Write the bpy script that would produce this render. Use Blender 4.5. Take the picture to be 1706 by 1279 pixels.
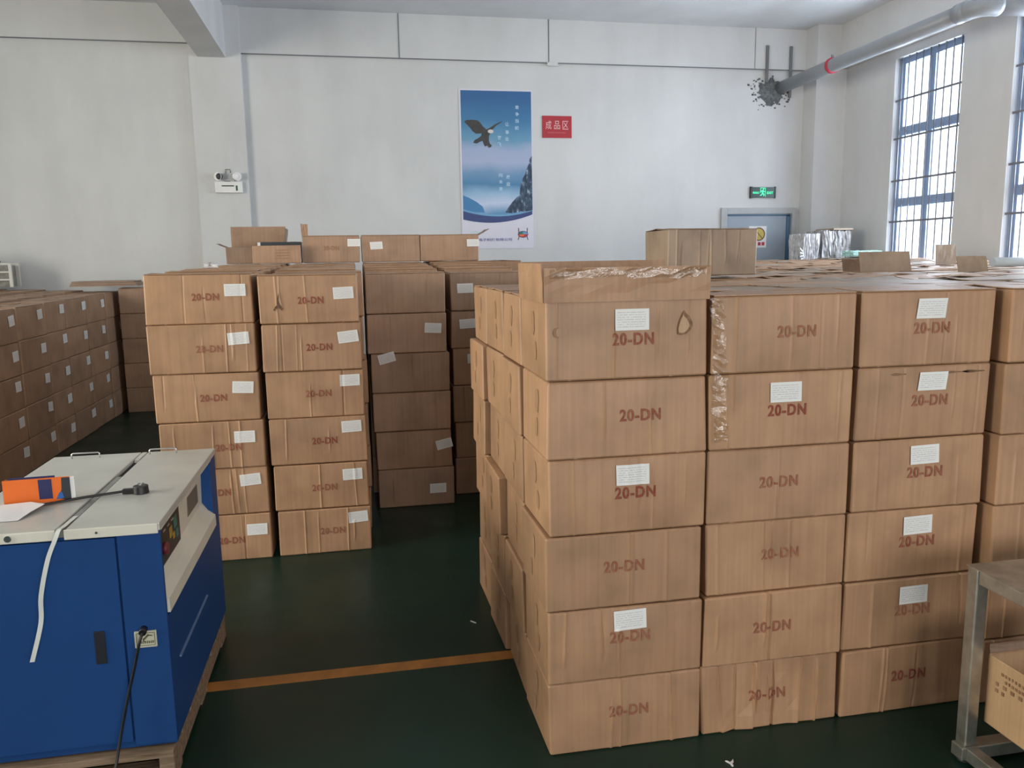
import bpy, bmesh, math, random
from math import pi, sin, cos, exp, radians
from mathutils import Matrix, Vector

random.seed(7)
scene = bpy.context.scene
COL = scene.collection
for o in list(bpy.data.objects):
    bpy.data.objects.remove(o)

# ------------------------------------------------------------------ camera
cam_data = bpy.data.cameras.new('camera')
cam = bpy.data.objects.new('camera', cam_data)
COL.objects.link(cam)
R_ = Vector((0.98168312, -0.18989535, -0.01542741))
U_ = Vector((0.04418936, 0.14817674, 0.98797316))
F_ = Vector((0.18532553, 0.9705583, -0.15385395))
m = Matrix((R_, U_, -F_)).transposed().to_4x4()
m.translation = Vector((0, 0, 1.62))
cam.matrix_world = m
cam_data.sensor_fit = 'HORIZONTAL'
cam_data.sensor_width = 36.0
cam_data.lens = 1340.0 * 36.0 / 1706.0
cam_data.clip_start = 0.05
cam_data.clip_end = 200
scene.camera = cam

# ------------------------------------------------------------------ world
world = bpy.data.worlds.new('overcast_sky')
scene.world = world
world.use_nodes = True
bg = world.node_tree.nodes['Background']
bg.inputs[0].default_value = (0.86, 0.93, 1.0, 1)
bg.inputs[1].default_value = 2.6

# ------------------------------------------------------------------ lights
def area(name, loc, rot, sx, sy, power, color=(1, 1, 1), spread=pi):
    l = bpy.data.lights.new(name, 'AREA')
    l.shape = 'RECTANGLE'
    l.size, l.size_y = sx, sy
    l.energy = power
    l.color = color
    l.spread = spread
    o = bpy.data.objects.new(name, l)
    o.location = loc
    o.rotation_euler = rot
    COL.objects.link(o)
    return o
# daylight through the openings of the hall that lie outside the picture
area('daylight_front', (2.6, -6.2, 2.35), (radians(90), 0, 0), 6.0, 2.9, 275, (1.0, 0.95, 0.89))
area('daylight_left', (-7.2, 2.3, 2.35), (0, radians(-90), 0), 2.9, 4.6, 500, (1.0, 0.94, 0.78))
for k, wy in enumerate((8.2, 6.45, 4.7)):
    area('daylight_right', (6.75, wy, 2.4), (0, radians(90), 0), 2.9, 1.1, 245, (0.86, 0.93, 1.0))

# ------------------------------------------------------------------ view
vs = scene.view_settings
vs.view_transform = 'Standard'
vs.look = 'None'
vs.gamma = 1.0
vs.use_curve_mapping = False
vs.exposure = 0.0

# ------------------------------------------------------------------ material helpers
def new_mat(name):
    mt = bpy.data.materials.new(name)
    mt.use_nodes = True
    nt = mt.node_tree
    b = nt.nodes['Principled BSDF']
    return mt, nt, b

def N(nt, t, **kw):
    n = nt.nodes.new(t)
    for k, v in kw.items():
        setattr(n, k, v)
    return n

def L(nt, a, b):
    nt.links.new(a, b)

def ramp(nt, stops):
    r = N(nt, 'ShaderNodeValToRGB')
    el = r.color_ramp.elements
    while len(el) < len(stops):
        el.new(0.5)
    for e, (p, c) in zip(el, stops):
        e.position = p
        e.color = (*c, 1) if len(c) == 3 else c
    return r

def mix(nt, fac, a, b, blend='MIX'):
    mx = N(nt, 'ShaderNodeMix', data_type='RGBA', blend_type=blend)
    for sock, v in ((mx.inputs[0], fac), (mx.inputs[6], a), (mx.inputs[7], b)):
        if isinstance(v, (int, float)):
            sock.default_value = v
        elif isinstance(v, tuple):
            sock.default_value = (*v, 1) if len(v) == 3 else v
        else:
            L(nt, v, sock)
    return mx.outputs[2]

def noise(nt, scale=5.0, detail=4, mapping=None, coord='Object', dist=0.0, rough=0.55):
    tc = N(nt, 'ShaderNodeTexCoord')
    n = N(nt, 'ShaderNodeTexNoise')
    n.inputs['Scale'].default_value = scale
    n.inputs['Detail'].default_value = detail
    n.inputs['Roughness'].default_value = rough
    n.inputs['Distortion'].default_value = dist
    if mapping:
        mp = N(nt, 'ShaderNodeMapping')
        mp.inputs['Scale'].default_value = mapping
        L(nt, tc.outputs[coord], mp.inputs[0])
        L(nt, mp.outputs[0], n.inputs['Vector'])
    else:
        L(nt, tc.outputs[coord], n.inputs['Vector'])
    return n.outputs['Fac']

def bump(nt, b, h, strength=0.2, dist=0.01):
    bp = N(nt, 'ShaderNodeBump')
    bp.inputs['Strength'].default_value = strength
    bp.inputs['Distance'].default_value = dist
    L(nt, h, bp.inputs['Height'])
    L(nt, bp.outputs[0], b.inputs['Normal'])

def simple(name, col, rough=0.5, metal=0.0, var=0.06, scale=8, spec=0.5, bmp=0.0):
    mt, nt, b = new_mat(name)
    n = noise(nt, scale)
    lo = tuple(max(0, c * (1 - var)) for c in col)
    hi = tuple(min(1, c * (1 + var)) for c in col)
    L(nt, ramp(nt, [(0.3, lo), (0.7, hi)]).outputs[0], b.inputs['Base Color'])
    nt.nodes[-1]
    L(nt, n, [x for x in nt.nodes if x.type == 'VALTORGB'][0].inputs[0])
    b.inputs['Roughness'].default_value = rough
    b.inputs['Metallic'].default_value = metal
    b.inputs['Specular IOR Level'].default_value = spec
    if bmp:
        bump(nt, b, n, bmp)
    return mt

def make_kraft(name, base, dirt=0.25, streak=(60, 60, 1.2), tint=0.12):
    mt, nt, b = new_mat(name)
    oi = N(nt, 'ShaderNodeObjectInfo')
    tc = N(nt, 'ShaderNodeTexCoord')
    add = N(nt, 'ShaderNodeVectorMath', operation='ADD')
    sc = N(nt, 'ShaderNodeVectorMath', operation='SCALE')
    comb = N(nt, 'ShaderNodeCombineXYZ')
    L(nt, oi.outputs['Random'], comb.inputs[0])
    L(nt, oi.outputs['Random'], comb.inputs[2])
    L(nt, comb.outputs[0], sc.inputs[0])
    sc.inputs['Scale'].default_value = 37.0
    L(nt, tc.outputs['Object'], add.inputs[0])
    L(nt, sc.outputs[0], add.inputs[1])
    def nz(scale, mp=None, detail=4):
        n = N(nt, 'ShaderNodeTexNoise')
        n.inputs['Scale'].default_value = scale
        n.inputs['Detail'].default_value = detail
        if mp:
            mm = N(nt, 'ShaderNodeMapping')
            mm.inputs['Scale'].default_value = mp
            L(nt, add.outputs[0], mm.inputs[0])
            L(nt, mm.outputs[0], n.inputs['Vector'])
        else:
            L(nt, add.outputs[0], n.inputs['Vector'])
        return n.outputs['Fac']
    d = tuple(c * (1 - dirt) for c in base)
    h = tuple(min(1, c * (1 + dirt * 0.55)) for c in base)
    r1 = ramp(nt, [(0.25, d), (0.5, base), (0.75, h)])
    L(nt, nz(5.0), r1.inputs[0])
    st = nz(1.0, streak, 3)
    r2 = ramp(nt, [(0.3, (0.80, 0.79, 0.78)), (0.62, (1.06, 1.05, 1.04))])
    L(nt, st, r2.inputs[0])
    c1 = mix(nt, 0.55, r1.outputs[0], r2.outputs[0], 'MULTIPLY')
    r3 = ramp(nt, [(0.0, (1 - tint, 1 - tint, 1 - tint)), (1.0, (1 + tint * .7, 1 + tint * .55, 1 + tint * .35))])
    r3.color_ramp.interpolation = 'LINEAR'
    L(nt, oi.outputs['Random'], r3.inputs[0])
    c2 = mix(nt, 1.0, c1, r3.outputs[0], 'MULTIPLY')
    L(nt, c2, b.inputs['Base Color'])
    b.inputs['Roughness'].default_value = 0.5
    b.inputs['Specular IOR Level'].default_value = 0.5
    bump(nt, b, st, 0.18, 0.004)
    return mt

KB = (0.425, 0.250, 0.143)
M = {}
M['kraft'] = make_kraft('kraft_cardboard', KB)
M['kraft_in'] = make_kraft('kraft_inside', tuple(c * 0.85 for c in KB))
M['kraft_dark'] = make_kraft('kraft_dull', (0.30, 0.20, 0.14))  # dark board; also stands in for shade inside open cartons
M['kraft_dull2'] = make_kraft('kraft_cardboard_plain', (0.375, 0.235, 0.15))  # same board with the shade of the stacks farther back in its colour
M['kraft_light'] = make_kraft('kraft_fresh', (0.52, 0.335, 0.19), dirt=0.15)
M['kraft_grey'] = make_kraft('kraft_grey', (0.36, 0.268, 0.195), dirt=0.35, streak=(26, 26, 1.0))

def make_print(name, ink, fade):
    mt, nt, b = new_mat(name)
    oi = N(nt, 'ShaderNodeObjectInfo')
    n = noise(nt, 90, 3)
    mth = N(nt, 'ShaderNodeMath', operation='MULTIPLY_ADD')
    L(nt, oi.outputs['Random'], mth.inputs[0])
    mth.inputs[1].default_value = 0.45
    L(nt, n, mth.inputs[2])
    r = ramp(nt, [(0.45, ink), (1.1 - fade, tuple(0.55 * k + 0.45 * i for k, i in zip(KB, ink)))])
    L(nt, mth.outputs[0], r.inputs[0])
    L(nt, r.outputs[0], b.inputs['Base Color'])
    b.inputs['Roughness'].default_value = 0.8
    b.inputs['Specular IOR Level'].default_value = 0.2
    return mt
M['red_ink'] = make_print('red_printing_ink', (0.26, 0.065, 0.045), 0.15)
M['dark_ink'] = make_print('brown_printing_ink', (0.13, 0.075, 0.045), 0.1)

def make_label():
    mt, nt, b = new_mat('white_paper_label')
    uv = N(nt, 'ShaderNodeUVMap')
    sep = N(nt, 'ShaderNodeSeparateXYZ')
    L(nt, uv.outputs[0], sep.inputs[0])
    def math_(op, a, b_=None):
        n = N(nt, 'ShaderNodeMath', operation=op)
        for i, v in enumerate((a, b_)):
            if v is None:
                continue
            if isinstance(v, (int, float)):
                n.inputs[i].default_value = v
            else:
                L(nt, v, n.inputs[i])
        return n.outputs[0]
    rows = math_('FRACT', math_('MULTIPLY', sep.outputs[1], 9.0))
    line = math_('MULTIPLY', math_('GREATER_THAN', rows, 0.30), math_('LESS_THAN', rows, 0.72))
    nz = N(nt, 'ShaderNodeTexNoise')
    nz.inputs['Scale'].default_value = 1.0
    mp = N(nt, 'ShaderNodeMapping')
    mp.inputs['Scale'].default_value = (38, 9, 1)
    L(nt, uv.outputs[0], mp.inputs[0])
    L(nt, mp.outputs[0], nz.inputs['Vector'])
    word = math_('GREATER_THAN', nz.outputs['Fac'], 0.44)
    inx = math_('MULTIPLY', math_('GREATER_THAN', sep.outputs[0], 0.06), math_('LESS_THAN', sep.outputs[0], 0.90))
    iny = math_('MULTIPLY', math_('GREATER_THAN', sep.outputs[1], 0.10), math_('LESS_THAN', sep.outputs[1], 0.92))
    fac = math_('MULTIPLY', math_('MULTIPLY', line, word), math_('MULTIPLY', inx, iny))
    col = mix(nt, math_('MULTIPLY', fac, 0.42), (0.80, 0.80, 0.78), (0.30, 0.30, 0.36))
    L(nt, col, b.inputs['Base Color'])
    b.inputs['Roughness'].default_value = 0.6
    return mt
M['label'] = make_label()

# plaster wall
def make_plaster(name, col, grime=0.10):
    mt, nt, b = new_mat(name)
    r1 = ramp(nt, [(0.3, tuple(c * (1 - grime) for c in col)), (0.65, col)])
    L(nt, noise(nt, 0.9, 6), r1.inputs[0])
    r2 = ramp(nt, [(0.35, (0.93, 0.93, 0.93)), (0.6, (1, 1, 1))])
    L(nt, noise(nt, 3.0, 5, (1, 1, 0.25)), r2.inputs[0])
    L(nt, mix(nt, 0.7, r1.outputs[0], r2.outputs[0], 'MULTIPLY'), b.inputs['Base Color'])
    b.inputs['Roughness'].default_value = 0.85
    b.inputs['Specular IOR Level'].default_value = 0.25
    bump(nt, b, noise(nt, 25, 5), 0.06, 0.01)
    return mt
M['plaster'] = make_plaster('white_plaster', (0.655, 0.66, 0.665))
M['plaster_ceiling'] = make_plaster('ceiling_paint', (0.74, 0.765, 0.79))
M['crack'] = simple('dark_joint', (0.16, 0.17, 0.19), 0.9)
M['mortar'] = simple('raw_mortar', (0.13, 0.14, 0.145), 0.95, var=0.5, scale=30)

def make_floor():
    mt, nt, b = new_mat('green_epoxy_floor')
    r = ramp(nt, [(0.3, (0.0045, 0.022, 0.015)), (0.7, (0.007, 0.032, 0.022))])
    L(nt, noise(nt, 1.3, 6), r.inputs[0])
    dust = ramp(nt, [(0.62, (0, 0, 0)), (0.80, (0.10, 0.10, 0.10))])
    L(nt, noise(nt, 42, 5), dust.inputs[0])
    L(nt, mix(nt, 0.05, r.outputs[0], dust.outputs[0], 'ADD'), b.inputs['Base Color'])
    rr = ramp(nt, [(0.3, (0.30, 0.30, 0.30)), (0.7, (0.46, 0.46, 0.46))])
    L(nt, noise(nt, 2.2, 5), rr.inputs[0])
    L(nt, rr.outputs[0], b.inputs['Roughness'])
    b.inputs['Specular IOR Level'].default_value = 0.3
    return mt
M['floor'] = make_floor()
M['line_paint'] = simple('orange_floor_paint', (0.36, 0.145, 0.028), 0.5, var=0.2, scale=14)
M['blue_paint'] = simple('blue_machine_paint', (0.014, 0.061, 0.208), 0.5, var=0.07, scale=3, spec=0.18)
M['cream_paint'] = simple('cream_machine_paint', (0.72, 0.70, 0.60), 0.45, var=0.08, scale=5)
M['table_steel'] = simple('brushed_table_steel', (0.60, 0.60, 0.56), 0.38, 0.25, var=0.10, scale=4)
M['dark_gap'] = simple('dark_gap', (0.012, 0.013, 0.016), 0.7)
M['black'] = simple('black_plastic', (0.012, 0.012, 0.014), 0.4)
M['black_tape'] = simple('black_recess', (0.01, 0.011, 0.018), 0.6)
M['chrome'] = simple('bright_steel', (0.72, 0.72, 0.72), 0.25, 1.0)
M['track'] = simple('worn_steel_track', (0.36, 0.36, 0.34), 0.35, 0.7, var=0.2)
M['strap'] = simple('cream_strapping_band', (0.70, 0.72, 0.68), 0.4)
M['paper'] = simple('white_paper', (0.74, 0.72, 0.74), 0.7)
M['orange'] = simple('orange_card', (0.85, 0.17, 0.02), 0.45, var=0.05)
M['navy'] = simple('navy_print', (0.02, 0.025, 0.11), 0.5)
M['sky_blue_print'] = simple('blue_print', (0.03, 0.13, 0.42), 0.5)
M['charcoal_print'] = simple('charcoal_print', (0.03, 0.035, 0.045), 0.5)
M['white'] = simple('white_plastic', (0.78, 0.78, 0.77), 0.4)
M['plate'] = simple('cream_nameplate', (0.58, 0.57, 0.44), 0.45)
M['plate_line'] = simple('olive_plate_print', (0.10, 0.10, 0.05), 0.5)
M['red_led'] = simple('red_button', (0.16, 0.02, 0.03), 0.4)
M['yellow_btn'] = simple('yellow_print', (0.40, 0.24, 0.03), 0.4)
M['green_btn'] = simple('green_print', (0.02, 0.16, 0.13), 0.4)
M['grey_plate'] = simple('grey_brown_plate', (0.20, 0.18, 0.15), 0.5, 0.3)
M['door_paint'] = simple('grey_blue_door_paint', (0.33, 0.38, 0.44), 0.4, var=0.05, scale=2)
M['door_edge'] = simple('dark_blue_door_edge', (0.07, 0.15, 0.24), 0.4)
M['frame_grey'] = simple('grey_door_frame', (0.42, 0.43, 0.44), 0.45)
M['win_frame'] = simple('blue_grey_window_frame', (0.24, 0.33, 0.50), 0.45)
M['bar'] = simple('grey_steel_bar', (0.16, 0.16, 0.18), 0.5)
M['pvc'] = simple('grey_pvc', (0.27, 0.29, 0.315), 0.38, var=0.04)
M['red_clamp'] = simple('red_clamp', (0.50, 0.03, 0.06), 0.5)
M['hanger'] = simple('dark_hanger_rod', (0.17, 0.18, 0.19), 0.6)
M['steel_frame'] = simple('galvanised_steel', (0.42, 0.42, 0.38), 0.36, 0.85, var=0.25, scale=16)
M['sign_red'] = simple('red_sign_board', (0.40, 0.018, 0.030), 0.45, var=0.05)
M['sign_text'] = simple('pale_pink_lettering', (0.74, 0.48, 0.48), 0.5)
M['sign_sub'] = simple('dull_pink_lettering', (0.52, 0.13, 0.16), 0.5)
M['poster_white'] = simple('poster_paper', (0.66, 0.65, 0.74), 0.45, var=0.02)
M['poster_text'] = simple('poster_pale_lettering', (0.48, 0.66, 0.82), 0.5)
M['poster_navy'] = simple('poster_navy', (0.035, 0.06, 0.19), 0.5)
M['poster_mid'] = simple('poster_mid_blue', (0.05, 0.20, 0.42), 0.5)
M['poster_pale'] = simple('poster_pale_blue', (0.14, 0.34, 0.54), 0.5)
M['eagle_brown'] = simple('eagle_brown', (0.050, 0.047, 0.045), 0.6, var=0.3, scale=30)
M['eagle_white'] = simple('eagle_white', (0.62, 0.60, 0.58), 0.6)
M['text_violet'] = simple('violet_lettering', (0.20, 0.18, 0.40), 0.5)
M['safety_yellow'] = simple('safety_yellow', (0.62, 0.48, 0.10), 0.5)
M['safety_brown'] = simple('safety_brown', (0.20, 0.08, 0.06), 0.5)
M['film_white'] = simple('crinkled_white_film', (0.60, 0.60, 0.63), 0.22, var=0.25, scale=22, spec=0.8, bmp=0.8)
M['film_grey'] = simple('crinkled_grey_film', (0.33, 0.32, 0.32), 0.25, var=0.35, scale=18, spec=0.8, bmp=0.8)
M['teal'] = simple('pale_teal_plastic', (0.42, 0.70, 0.66), 0.35)
M['pale_sheet'] = simple('pale_blue_sheet', (0.55, 0.62, 0.68), 0.4)
M['wood'] = None
M['cloth'] = simple('black_cloth', (0.014, 0.016, 0.014), 0.85, var=0.4, scale=20)
M['rack_white'] = simple('pale_rack_paint', (0.55, 0.54, 0.50), 0.5)
M['rack_fill'] = simple('grey_rack_mesh', (0.20, 0.20, 0.18), 0.7, var=0.3, scale=15)

def make_wood():
    mt, nt, b = new_mat('rough_pallet_wood')
    r = ramp(nt, [(0.3, (0.13, 0.085, 0.05)), (0.55, (0.26, 0.18, 0.115)), (0.75, (0.36, 0.27, 0.185))])
    L(nt, noise(nt, 6, 6, (1.0, 9.0, 9.0)), r.inputs[0])
    L(nt, r.outputs[0], b.inputs['Base Color'])
    b.inputs['Roughness'].default_value = 0.85
    bump(nt, b, noise(nt, 8, 6, (1.0, 9.0, 9.0)), 0.3)
    return mt
M['wood'] = make_wood()

def emitter(name, col, strength):
    mt, nt, b = new_mat(name)
    b.inputs['Base Color'].default_value = (*col, 1)
    b.inputs['Emission Color'].default_value = (*col, 1)
    b.inputs['Emission Strength'].default_value = strength
    return mt
M['exit_glow'] = emitter('green_exit_glow', (0.06, 0.85, 0.40), 0.85)
M['lamp_face'] = simple('lamp_reflector', (0.82, 0.80, 0.80), 0.15, var=0.1, scale=60)

def make_glass():
    mt, nt, b = new_mat('window_glass')
    out = nt.nodes['Material Output']
    tr = N(nt, 'ShaderNodeBsdfTransparent')
    tr.inputs[0].default_value = (0.94, 0.97, 1.0, 1)
    gl = N(nt, 'ShaderNodeBsdfGlossy')
    gl.inputs['Roughness'].default_value = 0.03
    ms = N(nt, 'ShaderNodeMixShader')
    ms.inputs[0].default_value = 0.06
    L(nt, tr.outputs[0], ms.inputs[1])
    L(nt, gl.outputs[0], ms.inputs[2])
    L(nt, ms.outputs[0], out.inputs[0])
    return mt
M['glass'] = make_glass()

def make_film():
    mt, nt, b = new_mat('clear_packing_tape')
    out = nt.nodes['Material Output']
    tr = N(nt, 'ShaderNodeBsdfTransparent')
    tr.inputs[0].default_value = (0.93, 0.90, 0.84, 1)
    gl = N(nt, 'ShaderNodeBsdfGlossy')
    gl.inputs['Roughness'].default_value = 0.12
    bp = N(nt, 'ShaderNodeBump')
    bp.inputs['Strength'].default_value = 0.8
    bp.inputs['Distance'].default_value = 0.01
    L(nt, noise(nt, 45, 4), bp.inputs['Height'])
    L(nt, bp.outputs[0], gl.inputs['Normal'])
    ms = N(nt, 'ShaderNodeMixShader')
    ms.inputs[0].default_value = 0.15
    L(nt, tr.outputs[0], ms.inputs[1])
    L(nt, gl.outputs[0], ms.inputs[2])
    L(nt, ms.outputs[0], out.inputs[0])
    return mt
M['film'] = make_film()

def make_poster_sky():
    mt, nt, b = new_mat('poster_sky_print')
    uv = N(nt, 'ShaderNodeUVMap')
    sep = N(nt, 'ShaderNodeSeparateXYZ')
    L(nt, uv.outputs[0], sep.inputs[0])
    n = N(nt, 'ShaderNodeTexNoise')
    n.inputs['Scale'].default_value = 1.0
    n.inputs['Detail'].default_value = 4
    mp = N(nt, 'ShaderNodeMapping')
    mp.inputs['Scale'].default_value = (2.0, 5.0, 1)
    L(nt, uv.outputs[0], mp.inputs[0])
    L(nt, mp.outputs[0], n.inputs['Vector'])
    ma = N(nt, 'ShaderNodeMath', operation='MULTIPLY_ADD')
    L(nt, n.outputs['Fac'], ma.inputs[0])
    ma.inputs[1].default_value = 0.10
    L(nt, sep.outputs[1], ma.inputs[2])
    r = ramp(nt, [(0.17, (0.05, 0.24, 0.45)), (0.27, (0.10, 0.27, 0.48)), (0.33, (0.50, 0.57, 0.74)), (0.39, (0.28, 0.45, 0.64)),
                  (0.46, (0.05, 0.20, 0.38)), (0.53, (0.14, 0.28, 0.46)), (0.60, (0.36, 0.42, 0.60)), (0.68, (0.33, 0.40, 0.58)),
                  (0.74, (0.12, 0.30, 0.46)), (0.86, (0.04, 0.18, 0.36)), (1.0, (0.022, 0.115, 0.29))])
    L(nt, ma.outputs[0], r.inputs[0])
    L(nt, r.outputs[0], b.inputs['Base Color'])
    b.inputs['Roughness'].default_value = 0.4
    return mt
M['poster_sky'] = make_poster_sky()
def make_rock():
    mt, nt, b = new_mat('poster_snowy_rock')
    r = ramp(nt, [(0.42, (0.010, 0.028, 0.060)), (0.58, (0.05, 0.09, 0.16)), (0.70, (0.38, 0.48, 0.60))])
    L(nt, noise(nt, 22, 5, (1, 1, 0.6)), r.inputs[0])
    L(nt, r.outputs[0], b.inputs['Base Color'])
    return mt
M['rock'] = make_rock()

# ------------------------------------------------------------------ geometry helpers
def link(name, me, mat=None, parent=None):
    o = bpy.data.objects.new(name, me)
    COL.objects.link(o)
    if mat is not None:
        me.materials.clear()
        me.materials.append(mat)
    if parent is not None:
        o.parent = parent
    return o

def mesh_from(verts, faces, name='mesh', uvs=None, smooth=False):
    me = bpy.data.meshes.new(name)
    me.from_pydata([tuple(v) for v in verts], [], faces)
    if uvs is not None:
        l = me.uv_layers.new(name='UVMap')
        for lp in me.loops:
            l.data[lp.index].uv = uvs[lp.vertex_index]
    if smooth:
        for p in me.polygons:
            p.use_smooth = True
    me.update()
    return me

def bm_box(bm, x0, x1, y0, y1, z0, z1, rot=None, pivot=None):
    vs_ = [bm.verts.new((x, y, z)) for x in (x0, x1) for y in (y0, y1) for z in (z0, z1)]
    for f in ((0, 1, 3, 2), (4, 6, 7, 5), (0, 4, 5, 1), (2, 3, 7, 6), (0, 2, 6, 4), (1, 5, 7, 3)):
        bm.faces.new([vs_[i] for i in f])
    if rot is not None:
        bmesh.ops.rotate(bm, cent=pivot or (0, 0, 0), matrix=rot, verts=vs_)
    return vs_

def to_mesh(bm, name='mesh', bevel=0.0, seg=2, smooth=False):
    if bevel > 0:
        bmesh.ops.bevel(bm, geom=[e for e in bm.edges], offset=bevel, segments=seg, affect='EDGES', profile=0.6)
    bmesh.ops.recalc_face_normals(bm, faces=bm.faces)
    me = bpy.data.meshes.new(name)
    bm.to_mesh(me)
    bm.free()
    if smooth:
        for p in me.polygons:
            p.use_smooth = True
    return me

def boxes(name, bxs, mat, parent=None, bevel=0.0):
    bm = bmesh.new()
    for b in bxs:
        bm_box(bm, *b)
    return link(name, to_mesh(bm, name, bevel), mat, parent)

def tube_mesh(path, r, seg=8, caps=True, name='tube'):
    verts, faces = [], []
    pts = [Vector(p) for p in path]
    prev = None
    for i, p in enumerate(pts):
        t = (pts[min(i + 1, len(pts) - 1)] - pts[max(i - 1, 0)]).normalized()
        if prev is None:
            a = Vector((0, 0, 1)) if abs(t.z) < 0.9 else Vector((1, 0, 0))
            n = t.cross(a).normalized()
        else:
            n = (prev - t * prev.dot(t)).normalized()
        prev = n
        b = t.cross(n)
        rr = r[i] if isinstance(r, (list, tuple)) else r
        for k in range(seg):
            a = 2 * pi * k / seg
            verts.append(p + (n * cos(a) + b * sin(a)) * rr)
    for i in range(len(pts) - 1):
        for k in range(seg):
            a, b_ = i * seg + k, i * seg + (k + 1) % seg
            faces.append((a, b_, b_ + seg, a + seg))
    if caps:
        faces.append(tuple(range(seg))[::-1])
        faces.append(tuple(range((len(pts) - 1) * seg, len(pts) * seg)))
    return mesh_from(verts, faces, name, smooth=False)

def tube(name, path, r, mat, parent=None, seg=10, smooth=True):
    me = tube_mesh(path, r, seg)
    if smooth:
        for p in me.polygons:
            p.use_smooth = len(p.vertices) == 4
    return link(name, me, mat, parent)

def spline(pts, n=8):
    P = [Vector(p) for p in pts]
    out = []
    for i in range(len(P) - 1):
        p0, p1, p2, p3 = P[max(i - 1, 0)], P[i], P[i + 1], P[min(i + 2, len(P) - 1)]
        for k in range(n):
            t = k / n
            out.append(0.5 * ((2 * p1) + (p2 - p0) * t + (2 * p0 - 5 * p1 + 4 * p2 - p3) * t * t + (3 * p1 - p0 - 3 * p2 + p3) * t ** 3))
    out.append(P[-1])
    return out

def prism(name, pts, y0, y1, mat, parent=None):
    """polygon in x,z extruded along y"""
    n = len(pts)
    v = [(x, y0, z) for x, z in pts] + [(x, y1, z) for x, z in pts]
    f = [tuple(range(n)), tuple(range(2 * n - 1, n - 1, -1))] + [(i, i + n, (i + 1) % n + n, (i + 1) % n) for i in range(n)]
    bm = bmesh.new()
    vs_ = [bm.verts.new(p) for p in v]
    for q in f:
        bm.faces.new([vs_[i] for i in q])
    return link(name, to_mesh(bm, name), mat, parent)

def empty(name, loc=(0, 0, 0), rz=0.0):
    o = bpy.data.objects.new(name, None)
    COL.objects.link(o)
    o.location = loc
    o.rotation_euler = (0, 0, rz)
    o.empty_display_size = 0.1
    return o

def tag(o, label, cat, group=None, kind=None):
    o['label'] = label
    o['category'] = cat
    if group:
        o['group'] = group
    if kind:
        o['kind'] = kind
    return o

def struct(o):
    o['kind'] = 'structure'
    return o

_text_cache = {}
def text_tris(body, bold=0.0, space=1.0):
    """2D triangles of a line of lettering: verts centred, height 1 for capitals."""
    key = (body, bold, space)
    if key in _text_cache:
        return _text_cache[key]
    cu = bpy.data.curves.new('lettering', 'FONT')
    cu.body = body
    cu.size = 1.0
    cu.offset = bold
    cu.space_character = space
    cu.resolution_u = 3
    cu.fill_mode = 'FRONT'
    ob = bpy.data.objects.new('lettering', cu)
    COL.objects.link(ob)
    bpy.context.view_layer.update()
    dg = bpy.context.evaluated_depsgraph_get()
    me = bpy.data.meshes.new_from_object(ob.evaluated_get(dg))
    v = [(p.co.x, p.co.y) for p in me.vertices]
    f = [tuple(p.vertices) for p in me.polygons]
    bpy.data.objects.remove(ob)
    bpy.data.curves.remove(cu)
    bpy.data.meshes.remove(me)
    x0, x1 = min(a for a, _ in v), max(a for a, _ in v)
    y0, y1 = min(b for _, b in v), max(b for _, b in v)
    v = [(a - (x0 + x1) / 2, b - (y0 + y1) / 2) for a, b in v]
    _text_cache[key] = (v, f, x1 - x0, y1 - y0)
    return _text_cache[key]

def text_on(name, body, centre, width, height, mat, parent=None, right=(1, 0, 0), up=(0, 0, 1), bold=0.0, space=1.0, fn=None):
    v, f, w, h = text_tris(body, bold, space)
    sx, sy = width / w, height / h
    c, r, u = Vector(centre), Vector(right), Vector(up)
    pts = [c + r * (a * sx) + u * (b * sy) for a, b in v]
    if fn:
        pts = [fn(p) for p in pts]
    nrm = r.cross(u)
    return link(name, mesh_from(pts, f, name), mat, parent)

# ------------------------------------------------------------------ cartons
def make_warp(rng, w, d, h, amp, bulge, creases):
    co = {}
    for i in (0, 1):
        for j in (0, 1):
            for k in (0, 1):
                co[i, j, k] = Vector((rng.uniform(-amp, amp), rng.uniform(-amp, amp), (rng.uniform(-amp, 0) * 0.8 if k else 0.0)))
    b = [rng.uniform(-0.3, 1.0) * bulge for _ in range(4)]
    sag = rng.uniform(0.0, 1.0) * bulge
    def W(p):
        u, v, t = p[0] / w + 0.5, p[1] / d + 0.5, p[2] / h
        u_, v_, t_ = (min(max(a, 0), 1) for a in (u, v, t))
        q = Vector(p)
        for (i, j, k), o in co.items():
            q += o * ((u_ if i else 1 - u_) * (v_ if j else 1 - v_) * (t_ if k else 1 - t_))
        su, sv, st = sin(pi * u_), sin(pi * v_), sin(pi * t_)
        q.y -= b[0] * su * st * (1 - v_)
        q.y += 0.5 * b[1] * su * st * v_
        q.x -= 0.45 * b[2] * sv * st * (1 - u_)
        q.x += 0.45 * b[3] * sv * st * u_
        q.z -= sag * su * sv * t_
        if v_ < 0.02:
            for (c, dep, t0, t1, slant) in creases:
                if t0 - 0.02 <= t_ <= t1 + 0.02:
                    dx = (p[0] - c - slant * (t_ - 0.5)) / 0.0045
                    if abs(dx) < 3:
                        q.y += dep * exp(-dx * dx)
        return q
    return W

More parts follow.
